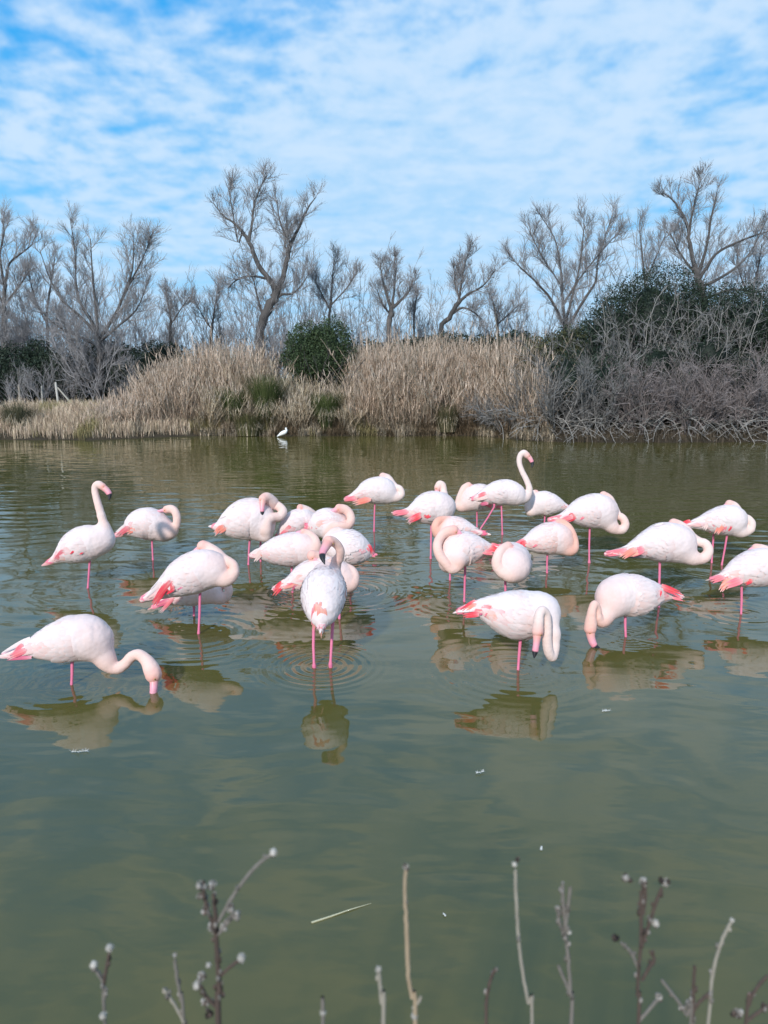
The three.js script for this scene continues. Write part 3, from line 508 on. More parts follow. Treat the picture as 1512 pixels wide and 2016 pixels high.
// pale climbing stems over the green mound
for (const [i, [px, py, D, h, label]] of [[1240, 800, 28.4, 4.1, 'pale bare stems climbing the left half of the green mound'], [1300, 800, 28.3, 4.4, 'tallest pale bare stems climbing the middle of the green mound'], [1390, 790, 28.4, 3.9, 'pale bare stems climbing the right half of the green mound'], [1465, 790, 28.4, 3.9, 'pale bare stems on the green mound near the right edge'], [1140, 800, 28.3, 3.0, 'pale bare stems over the olive shrub left of the green mound']].entries()) {
  const R = rng(700 + i), p = at(px, py, D); p.y = groundY(p.x, p.z);
  const root = thing('climbing_stems', label, 'climber', p), mb = new MB();
  for (let k = 0; k < 42; k++) {
    const q = polyline(R, V((R() - 0.5) * 2.8, 0, (R() - 0.5) * 0.4), V((R() - 0.5) * 0.7, 1.5, -0.25), h * (0.6 + 0.6 * R()), 10, 0.55, 0.03);
    mb.tube(q, q.map((_, j) => mix(0.019, 0.007, j / 10)), 4, shades(R, [[0.20, 0.185, 0.17], [0.40, 0.37, 0.34]]), false);
    sprout(R, mb, q, 0.02, [{ n: 7, len: 0.9, spread: 0.8, up: -0.02, wiggle: 0.7, segs: 5, r: 0.012, sides: 3, from: 0.25, tip: 0.006 }, { n: 5, len: 0.4, spread: 0.7, up: 0, wiggle: 0.6, segs: 2, r: 0.008, sides: 3, from: 0.1, tip: 0.005 }], 0, GREYTWIG);
  }
  add('stem', mb.geometry(), M.bark, root);
}

// ---------------------------------------------------------------- the old fence at left
function post(label, x, yTop, D, w, lean, color) {
  const p = at(x, yTop, D), g0 = groundY(p.x, p.z), h = p.y - g0 + 0.15, mb = new MB(), root = thing('fence_post', label, 'fence post', V(p.x - lean * h, g0 - 0.15, p.z), undefined);
  const q = [0, 0.3, 0.6, 0.96, 1].map((t) => V(lean * h * t, h * t, 0)), r = w / 2;
  mb.tube(q, [r, r, r * 0.98, r * 0.95, r * 0.8], 8, (t, a) => { const n = 1 + 0.25 * noise(t * 3, a * 2, x); return [color[0] * n, color[1] * n, color[2] * n]; });
  add('post', mb.geometry(), M.wood, root);
  return root;
}
post('whitish fence post beside its diagonal brace, at left', 109.5, 753, 32.2, 0.105, -0.05, [0.52, 0.50, 0.46]);
post('slim grey brown fence post nearest the left edge', 37, 758, 32.2, 0.10, 0.0, [0.34, 0.30, 0.25]);
post('small pale fence stake between the two taller posts', 82, 760, 32.3, 0.08, 0.03, [0.50, 0.47, 0.42]);
{
  const a = at(113.5, 763, 32.2), b = at(127, 779, 32.0), mb = new MB(), root = thing('fence_brace', 'short diagonal pole leaning against the whitish fence post', 'fence brace', a.clone());
  b.y -= 0.3; b.x += 0.25;
  mb.tube([a, a.clone().lerp(b, 0.5), b], [0.035, 0.038, 0.04], 7, [0.34, 0.32, 0.28]);
  add('pole', mb.geometry(a), M.wood, root);
}

// ---------------------------------------------------------------- flamingos
// A bird's skeleton is a chain of joints [x, y, radius, nearer] in the survey photograph, "nearer" in metres towards the viewer; it is laid out
// in the world around the spot where its foot meets the water, and the skin is meshed round the chains.
const COL = {
  white: [0.775, 0.665, 0.66], down: [0.79, 0.545, 0.50], peach: [0.81, 0.475, 0.395], coral: [0.80, 0.36, 0.26], face: [0.80, 0.34, 0.30],
  leg: [0.78, 0.22, 0.35], legDark: [0.58, 0.10, 0.20], red: [0.74, 0.025, 0.055], rose: [0.80, 0.17, 0.22], salmon: [0.82, 0.24, 0.17], bill: [0.82, 0.37, 0.45], black: [0.012, 0.012, 0.016], cream: [0.79, 0.62, 0.57],
};
function resample(pts, per) {   // Catmull-Rom through [Vector3, radius]
  const out = [], n = pts.length, g = (i) => pts[clamp(i, 0, n - 1)];
  for (let i = 0; i < n - 1; i++) for (let k = 0; k < per; k++) {
    const t = k / per, [a, b, c, d] = [g(i - 1), g(i), g(i + 1), g(i + 2)], cr = (p, q, r, s) => 0.5 * (2 * q + (r - p) * t + (2 * p - 5 * q + 4 * r - s) * t * t + (3 * q - p - 3 * r + s) * t * t * t);
    out.push({ p: V(cr(a.p.x, b.p.x, c.p.x, d.p.x), cr(a.p.y, b.p.y, c.p.y, d.p.y), cr(a.p.z, b.p.z, c.p.z, d.p.z)), r: Math.max(0.003, cr(a.r, b.r, c.r, d.r)) });
  }
  out.push({ p: pts[n - 1].p.clone(), r: pts[n - 1].r });
  return out;
}
// distance to a chain of tapered capsules, with the place along it
function chain(list) {
  const n = list.length - 1, A = new Float64Array(n * 8);
  list.slice(0, n).forEach((a, i) => { const b = list[i + 1], dx = b.p.x - a.p.x, dy = b.p.y - a.p.y, dz = b.p.z - a.p.z; A.set([a.p.x, a.p.y, a.p.z, dx, dy, dz, a.r, b.r - a.r], i * 8); });
  const L = Float64Array.from({ length: n }, (_, i) => 1 / Math.max(1e-9, A[i * 8 + 3] ** 2 + A[i * 8 + 4] ** 2 + A[i * 8 + 5] ** 2));
  const f = (x, y, z) => {
    let best = 1e9; f.at = 0;
    for (let i = 0; i < n; i++) {
      const o = i * 8, px = x - A[o], py = y - A[o + 1], pz = z - A[o + 2];
      let t = (px * A[o + 3] + py * A[o + 4] + pz * A[o + 5]) * L[i]; t = t < 0 ? 0 : t > 1 ? 1 : t;
      const qx = px - A[o + 3] * t, qy = py - A[o + 4] * t, qz = pz - A[o + 5] * t, d = Math.sqrt(qx * qx + qy * qy + qz * qz) - A[o + 6] - A[o + 7] * t;
      if (d < best) { best = d; f.at = (i + t) / n; }
    }
    return best;
  };
  return f;
}
const smin = (a, b, k) => { const h = Math.max(k - Math.abs(a - b), 0) / k; return Math.min(a, b) - h * h * k * 0.25; };

// surface nets: a smooth mesh of the zero level of f inside a box, skipping blocks that hold no surface
function skin(f, lo, hi, cell, color, out) {
  const nx = Math.ceil((hi.x - lo.x) / cell) + 2, ny = Math.ceil((hi.y - lo.y) / cell) + 2, nz = Math.ceil((hi.z - lo.z) / cell) + 2, g = new Float32Array(nx * ny * nz).fill(1), B = 8;
  const X = (i) => lo.x + i * cell, Y = (j) => lo.y + j * cell, Z = (k) => lo.z + k * cell;
  for (let a = 0; a < nx; a += B) for (let b = 0; b < ny; b += B) for (let c = 0; c < nz; c += B) {
    const d = f(X(a + B / 2), Y(b + B / 2), Z(c + B / 2)), full = Math.abs(d) < B * cell * 0.9 + 0.02;
    for (let i = a; i < Math.min(nx, a + B); i++) for (let j = b; j < Math.min(ny, b + B); j++) for (let k = c; k < Math.min(nz, c + B); k++) g[(i * ny + j) * nz + k] = full ? f(X(i), Y(j), Z(k)) : d;
  }
  const id = new Int32Array(nx * ny * nz).fill(-1), val = (i, j, k) => g[(i * ny + j) * nz + k];
  for (let i = 0; i < nx - 1; i++) for (let j = 0; j < ny - 1; j++) for (let k = 0; k < nz - 1; k++) {
    let m = 0, sx = 0, sy = 0, sz = 0, any = 0;
    const v = [];
    for (let q = 0; q < 8; q++) { const d = val(i + (q & 1), j + (q >> 1 & 1), k + (q >> 2)); v.push(d); if (d < 0) any++; }
    if (any === 0 || any === 8) continue;
    for (let q = 0; q < 8; q++) for (let e = 1; e < 8; e <<= 1) {
      if (q & e) continue;
      const a = v[q], b = v[q | e];
      if ((a < 0) === (b < 0)) continue;
      const t = a / (a - b);
      sx += (q & 1) + (e === 1 ? t : 0); sy += (q >> 1 & 1) + (e === 2 ? t : 0); sz += (q >> 2) + (e === 4 ? t : 0); m++;
    }
    let x = X(i + sx / m), y = Y(j + sy / m), z = Z(k + sz / m);
    const h = 0.003, gx = f(x + h, y, z) - f(x - h, y, z), gy = f(x, y + h, z) - f(x, y - h, z), gz = f(x, y, z + h) - f(x, y, z - h), l = Math.hypot(gx, gy, gz) || 1, d = clamp(f(x, y, z), -cell, cell) * Math.min(1, 2 * h / l);
    x -= gx / l * d; y -= gy / l * d; z -= gz / l * d;
    id[(i * ny + j) * nz + k] = out.vert(x, y, z, gx / l, gy / l, gz / l, color(x, y, z, gx / l, gy / l, gz / l));
  }
  const at3 = (i, j, k) => id[(i * ny + j) * nz + k];
  for (let i = 1; i < nx - 1; i++) for (let j = 1; j < ny - 1; j++) for (let k = 1; k < nz - 1; k++) {
    const s = val(i, j, k) < 0, quad = (a, b, c, d) => { if (a < 0 || b < 0 || c < 0 || d < 0) return; if (s) out.i.push(a, b, c, a, c, d); else out.i.push(a, c, b, a, d, c); };
    if (s !== (val(i + 1, j, k) < 0)) quad(at3(i, j - 1, k - 1), at3(i, j, k - 1), at3(i, j, k), at3(i, j - 1, k));
    if (s !== (val(i, j + 1, k) < 0)) quad(at3(i - 1, j, k - 1), at3(i - 1, j, k), at3(i, j, k), at3(i, j, k - 1));
    if (s !== (val(i, j, k + 1) < 0)) quad(at3(i - 1, j - 1, k), at3(i, j - 1, k), at3(i, j, k), at3(i - 1, j, k));
  }
}

// one feather laid on a body: surf(s, w) gives the point at s (0 root .. 1 tip) and sideways w (-1 .. 1)
function feather(mb, surf, color, n = 5) {
  const prof = [0.55, 0.92, 1, 0.9, 0.66, 0.2], start = mb.count;
  for (let k = 0; k <= n; k++) {
    const s = k / n, w = prof[Math.round(s * 5)], c = color(s);
    for (let j = -1; j <= 1; j++) { const p = surf(s, j * w); mb.vert(p.x, p.y, p.z, 0, 1, 0, j ? c : mix3(c, [1, 1, 1], 0.06)); }
  }
  for (let k = 0; k < n; k++) for (let j = 0; j < 2; j++) { const a = start + k * 3 + j; mb.i.push(a, a + 1, a + 3, a + 1, a + 4, a + 3); }
}

function flamingo(d, index) {
  const R = rng(1000 + index * 17), foot = onWater(d.foot[0], d.foot[1]), D = depthOf(foot), px = D / F;
  const root = thing('flamingo', d.label, 'flamingo', V(foot.x, 0, foot.z), 'flamingos standing in the pond');
  const J = ([x, y, r = 5, near = 0]) => ({ p: deep(x, y, D - near).sub(root.position), r: r * px });
  const torso = resample(d.torso.map(J), 4), neck = resample(d.neck.map(J), 5), tC = chain(torso), nC = chain(neck);
  const seed = index * 3.7, tint = d.tint ?? 0.5;
  const cut1 = Math.max(2, Math.round(neck.length * 0.16)), cut2 = Math.round(neck.length * 0.32), n1 = chain(neck.slice(0, cut1 + 1)), n2 = chain(neck.slice(cut1, cut2 + 1)), n3 = chain(neck.slice(cut2));
  const f = (x, y, z) => {
    const a = tC(x, y, z) - 0.005 * noise(x * 11 + seed, y * 11, z * 11) - 0.0025 * noise(x * 31, y * 31 + seed, z * 31), e = 0.0015 * noise(x * 40, y * 40, z * 40 + seed);
    return smin(smin(smin(a, n1(x, y, z), 0.09), n2(x, y, z) - e, 0.035), n3(x, y, z) - e, 0.01);
  };
  const bill = resample(d.bill.map(J), 4);
  const head = neck[neck.length - 1], along = bill[bill.length - 1].p.clone().sub(head.p).normalize(), crossways = along.clone().cross(Math.abs(along.y) > 0.85 ? V(-d.side || 1, 0, 0.6) : V(0, 1, 0)).normalize();
  const eyes = [-1, 1].map((s) => head.p.clone().addScaledVector(crossways, s * head.r * 0.86).addScaledVector(along, head.r * 0.45));
  const lo = V(1e9, 1e9, 1e9), hi = V(-1e9, -1e9, -1e9);
  for (const q of [...torso, ...neck]) { lo.min(q.p.clone().addScalar(-q.r - 0.02)); hi.max(q.p.clone().addScalar(q.r + 0.02)); }
  const neckCol = mix3(mix3(COL.cream, COL.peach, clamp(tint * 1.1)), COL.coral, clamp((tint - 0.75) * 3.2)), chestCol = mix3(COL.white, mix3(COL.down, neckCol, 0.5), clamp(tint));
  const color = (x, y, z, nx, ny, nz) => {
    const a = tC(x, y, z), t = tC.at, b = nC(x, y, z), s = nC.at, n = noise(x * 9 + seed, y * 9, z * 9), fn = noise(x * 60, y * 60, z * 60 + seed);
    let c = mix3(COL.white, chestCol, smooth(0.35, 0.0, t + 0.08 * n));
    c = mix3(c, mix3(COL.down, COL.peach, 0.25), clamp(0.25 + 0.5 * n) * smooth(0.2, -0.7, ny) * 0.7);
    c = mix3(c, COL.rose, smooth(0.92, 0.99, t) * 0.7);
    let h = mix3(neckCol, COL.cream, clamp(0.35 + 0.6 * n) * (1 - clamp(tint - 0.3)));
    h = mix3(h, mix3(COL.peach, COL.face, 0.6), smooth(0.88, 1.0, s) * (0.6 + 0.4 * n));
    c = mix3(c, h, smooth(0.03, -0.025, b - a) * smooth(0.0, 0.22, s));
    const ed = Math.min(...eyes.map((e) => Math.hypot(x - e.x, y - e.y, z - e.z)));
    c = mix3(c, COL.salmon, 0.45 * smooth(0.032, 0.008, ed));
    const k = 1 + 0.035 * fn + 0.03 * n;
    return [c[0] * k, c[1] * k, c[2] * k];
  };
  const body = new MB();
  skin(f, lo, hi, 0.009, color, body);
  for (const leg of d.legs) {   // each leg leaves the belly and goes on below the water
    const pts = leg.map(([x, y, near = 0]) => J([x, y, 1, near]).p), last = pts[pts.length - 1], knob = d.knob ?? 0.3;
    const top = pts[0].clone().add(V(0, 0.05, 0)), all = [top, ...pts.slice(0, -1)], rad = [0.02, ...pts.slice(0, -1).map((_, i) => i === 0 ? 0.0125 : 0.0115)];
    const before = pts[pts.length - 2].clone();
    for (const t of [0.45, 0.8, 0.93]) { all.push(before.clone().lerp(last, t)); rad.push(t > 0.9 ? 0.011 + 0.007 * knob : 0.0105); }
    all.push(last); rad.push(0.0105 + 0.008 * knob);
    all.push(V(last.x + 0.01, last.y - 0.08, last.z)); rad.push(0.009);
    all.push(V(last.x + 0.015, -0.34, last.z + 0.01)); rad.push(0.008);
    body.tube(all, rad, 8, (t) => mix3(COL.leg, COL.legDark, clamp(0.5 * noise(t * 9, seed) + 0.2)));
  }
  add('body', body.geometry(), M.plumage, root);

  // the head's bill and eyes
  const bm = new MB(), tip = d.black ?? 0.62;
  bm.tube(bill.map((q) => q.p), bill.map((q) => q.r), 12, (t, a) => t > tip ? COL.black : mix3(mix3(mix3(COL.peach, COL.face, 0.6), COL.bill, smooth(0.05, 0.5, t)), COL.rose, clamp(0.25 * noise(t * 8, a, seed) + 0.4 * smooth(tip - 0.25, tip, t))));
  add('bill', bm.geometry(), M.horn, root);
  for (const s of [-1, 1]) {
    const e = head.p.clone().addScaledVector(crossways, s * head.r * 0.86).addScaledVector(along, head.r * 0.45), em = new MB();
    em.blob(0, 0, 0, 0.0065, 0.0065, 0.0065, (x, y, z) => (x * crossways.x * s + y * crossways.y * s + z * crossways.z * s) > 0.75 ? [0.01, 0.01, 0.01] : [0.62, 0.44, 0.10], 0, 0, 8, 6);
    add('eye', em.geometry(), M.horn, root).position.copy(e);
  }

  // the folded wings, a coat of overlapping feathers on each side, with long red flight feathers
  const N = torso.length - 1, cum = [0];
  for (let i = 1; i <= N; i++) cum.push(cum[i - 1] + torso[i].p.distanceTo(torso[i - 1].p));
  const long = cum[N], frames = torso.map((q, i) => {
    const T = torso[Math.min(N, i + 1)].p.clone().sub(torso[Math.max(0, i - 1)].p).normalize(), U = V(0, 1, 0).addScaledVector(T, -T.y).normalize();
    return { T, U, L: T.clone().cross(U) };
  });
  const S = (side) => (u, phi, off) => {   // u metres from the chest, phi from the back down the flank
    u = clamp(u, 0, long * 1.25);
    let i = 1; while (i < N && cum[i] < u) i++;
    const t = (u - cum[i - 1]) / Math.max(1e-6, cum[i] - cum[i - 1]), a = torso[i - 1], b = torso[i], fa = frames[i - 1], fb = frames[i], tt = Math.min(t, 1), r = mix(a.r, b.r, tt) * (t > 1 ? 1 : 1) + off, ca = Math.cos(phi) * r, sa = Math.sin(phi) * r * side;
    return a.p.clone().lerp(b.p, tt).addScaledVector(fb.T, t > 1 ? u - cum[N] : 0).addScaledVector(fa.U, ca * (1 - tt)).addScaledVector(fb.U, ca * tt).addScaledVector(fa.L, sa * (1 - tt)).addScaledVector(fb.L, sa * tt);
  };
  const radius = (u) => { let i = 1; while (i < N && cum[i] < u) i++; return mix(torso[i - 1].r, torso[i].r, clamp((u - cum[i - 1]) / Math.max(1e-6, cum[i] - cum[i - 1]))); };
  const red = d.red ?? 0.6, dark = (d.dark ?? 0) * 0.5;
  const nearSide = (() => { const mid = frames[N >> 1].L; return mid.z > 0 ? 1 : -1; })();
  for (const side of [-1, 1]) {
    const P = S(side), mb = new MB(), near = side === nearSide;
    for (let u = long * 0.15; u < long * 0.86; u += 0.030) {
      const r = radius(u), back = u / long, step = 0.034 / Math.max(0.03, r);
      for (let phi = 0.03 + R() * step; phi < mix(2.5, 1.8, smooth(0.3, 0.7, back)); phi += step * mix(0.85, 1.25, R())) {
        const flank = smooth(0.9, 1.7, phi), loose = flank > 0.4 && R() < 0.15, len = mix(0.065, 0.125, back) * mix(0.8, 1.25, R()) * mix(1, 1.25, flank), w = mix(0.019, 0.027, R()) * mix(1, 1.3, flank), cup = mix(0.003, 0.008, flank), lift = mix(0.003, 0.019, flank * R()) * (d.lift ?? 1) + (loose ? 0.009 * R() : 0), q = phi + (R() - 0.5) * 0.14, turn = (R() - 0.5) * 0.16 + mix(-0.05, -0.16, flank) * smooth(0.1, 0.5, back), u0 = u + (R() - 0.5) * 0.016;
        const redness = Math.min(1, red * 1.5) * smooth(0.34, 0.58, back + 0.12 * noise(u * 9, phi, seed)) * smooth(0.8, 1.4, phi) * (R() < 0.7 ? 1 : 0.2), chest = clamp(tint * 1.1) * smooth(0.5, 0.05, back + 0.1 * noise(phi * 2, u * 8, seed)), blush = clamp(0.18 + 0.5 * noise(u * 7, phi * 1.3, seed + side) + 0.25 * flank) * (0.35 + 0.65 * tint);
        let c0 = mix3(COL.white, COL.down, R() * 0.2 + blush); c0 = mix3(c0, chestCol, chest * 0.85); c0 = mix3(c0, [COL.rose, COL.salmon, COL.red, COL.coral][Math.floor(R() * 4)], redness * (0.4 + 0.6 * R()));
        const k = mix(0.93, 1.03, R()), root = mix3(c0, COL.down, 0.55), tipc = mix3(c0, COL.white, redness > 0.1 ? 0.45 : 0.75);
        const skinAt = (s) => { const uu = u0 + s * len, rr = Math.max(0.025, radius(uu)), p = P(uu, q + turn * s * 0.14 / Math.max(rr, 0.07), 0); return clamp(f(p.x, p.y, p.z), -0.03, 0.04); }, d0 = skinAt(0), d1 = skinAt(0.5), d2 = Math.min(skinAt(1), 0.02);
        if (d0 < -0.025) continue;   // under the neck
        feather(mb, (s, v) => { const uu = u0 + s * len, rr = Math.max(0.025, radius(uu)); return P(uu, q + turn * s * 0.14 / Math.max(rr, 0.07) + v * w / rr, mix(-0.005, 0.002 + lift, Math.pow(s, 0.8)) - cup * v * v * s - (s < 0.5 ? mix(d0, d1, s * 2) : mix(d1, d2, s * 2 - 1))); }, (s) => { const c = s < 0.5 ? mix3(root, c0, s * 2) : mix3(c0, tipc, s * 2 - 1); return [c[0] * k, c[1] * k, c[2] * k]; }, 4);
      }
    }
    for (let k = 0; k < 7; k++) {   // loose plumes over the rump
      const u0 = long * mix(0.42, 0.66, R()), phi = mix(0.15, 1.3, R()), len = mix(0.10, 0.17, R()), up = mix(0.004, 0.018, R() * R()), w = 0.012, bend = (R() - 0.5) * 0.5;
      feather(mb, (s, v) => { const uu = u0 + s * len, rr = Math.max(0.04, radius(uu)); return P(uu, phi + bend * s * s + v * w / rr, 0.005 + up * s); }, () => COL.white, 4);
    }
    const wing = add('wing', mb.geometry(null, true), M.feather, root);
    // long flight feathers along the lower edge towards the tail; those that the photograph shows hanging out are given in d.quills
    const quills = [];
    for (let k = 0; k < 4; k++) quills.push({ u: long * (0.50 + 0.05 * k), phi: 1.5 - 0.2 * k + 0.12 * R(), len: long * (0.36 - 0.015 * k), w: 0.013, c: k === 0 && dark > R() ? COL.black : mix3(COL.white, [COL.salmon, COL.red, COL.rose, COL.down][k], red) });
    for (const q of quills) {
      const fm = new MB(), tipc = R() < 0.5 ? COL.down : q.c;
      feather(fm, (s, v) => { const uu = q.u + s * q.len, rr = Math.max(0.03, radius(uu)); return P(uu, q.phi + v * q.w / rr + s * 0.15, 0.006 + 0.012 * s - 0.002 * v * v); }, (s) => mix3(q.c, tipc, smooth(0.6, 1, s)), 5);
      add('flight_feather', fm.geometry(null, true), M.feather, wing);
    }
    if (near) for (const [x1, y1, x2, y2, w0, c, white] of d.quills ?? []) {
      const w = c === 'white' ? w0 : w0 * 1.2;
      // find the depth of the body under the feather's root, and let its tip hang a little nearer
      const hit = (x, y) => { const o = deep(x, y, D - 0.6).sub(root.position), e = deep(x, y, D + 0.3).sub(root.position); for (let s = 0; s <= 1; s += 0.01) { const p = o.clone().lerp(e, s); if (f(p.x, p.y, p.z) < 0.004) return 0.6 - 0.9 * s; } return null; };
      const n1 = hit(x1, y1) ?? 0.02, n2 = hit(x2, y2), a = J([x1, y1, 1, n1 + 0.008]).p, b = J([x2, y2, 1, (n2 ?? n1 * 0.6) + 0.02]).p, mid = hit((x1 + x2) / 2, (y1 + y2) / 2), m = J([(x1 + x2) / 2, (y1 + y2) / 2, 1, Math.max((mid ?? -9) + 0.012, (n1 + (n2 ?? n1 * 0.6)) / 2 + 0.012)]).p;
      const dir = b.clone().sub(a).normalize(), across = dir.clone().cross(m.clone().add(root.position).sub(camera.position).normalize()).normalize(), cc = COL[c], tiny = Math.hypot(x2 - x1, y2 - y1) < 14, n = c === 'white' || w < 5 || tiny ? 1 : 3;
      for (let j = 0; j < n; j++) {   // each streak is a sheaf of narrow overlapping feathers
        const fm = new MB(), off = n === 1 ? 0 : (j - 1) * w * px * 0.30, wj = w * px * (tiny ? 0.34 : n === 1 ? 0.5 : 0.30), short = n === 1 ? 0 : 0.22 * R(), start = n === 1 ? 0 : 0.18 * R(), cj = mix3(cc, [COL.rose, COL.salmon, COL.red][j], n === 1 || c === 'down' || c === 'black' ? 0 : 0.3 * R()), fan = (j - 1) * w * px * 0.14 * R();
        feather(fm, (s0, v) => { const s = start + s0 * (1 - short - start), p = a.clone().multiplyScalar((1 - s) * (1 - s)).addScaledVector(m, 2 * s * (1 - s)).addScaledVector(b, s * s); return p.addScaledVector(across, v * wj * (1 - 0.45 * s0) + off + fan * s0).addScaledVector(frames[N >> 1].L, side * (0.003 * (1 - v * v) + 0.003 * (1 - Math.abs(j - 1)))); },
          (s) => mix3(mix3(mix3(COL.white, cj, 0.6), cj, smooth(0, 0.3, s)), COL.white, (white ?? 0.35) * smooth(0.65, 1, s)), 5);
        add('flight_feather', fm.geometry(null, true), M.feather, wing);
      }
    }
  }
  // tail: a short fan of pink feathers
  const tm = new MB(), P = S(1);
  for (let k = 0; k < 9; k++) {
    const phi = -1.6 + k * 0.4, c = mix3(COL.rose, [0.78, 0.10, 0.22], R()), len = 0.075 + 0.03 * R(), u0 = long * 0.86 + R() * 0.02;
    feather(tm, (s, v) => { const uu = u0 + s * len, rr = Math.max(0.02, radius(uu)); return P(uu, phi + v * 0.014 / rr, 0.004 + 0.006 * s); }, (s) => mix3(mix3(COL.white, c, 0.4 * (d.tail ?? 0.8)), c, smooth(0.2, 0.7, s) * (d.tail ?? 0.8)), 4);
  }
  add('tail', tm.geometry(null, true), M.feather, root);
  RINGS.push([foot.x, foot.z, d.ring ?? 0.0004 + 0.0011 * R(), d.wave ?? 0.09 + 0.06 * R(), d.reach ?? 0.7 + 0.6 * R()]);
  return root;
}

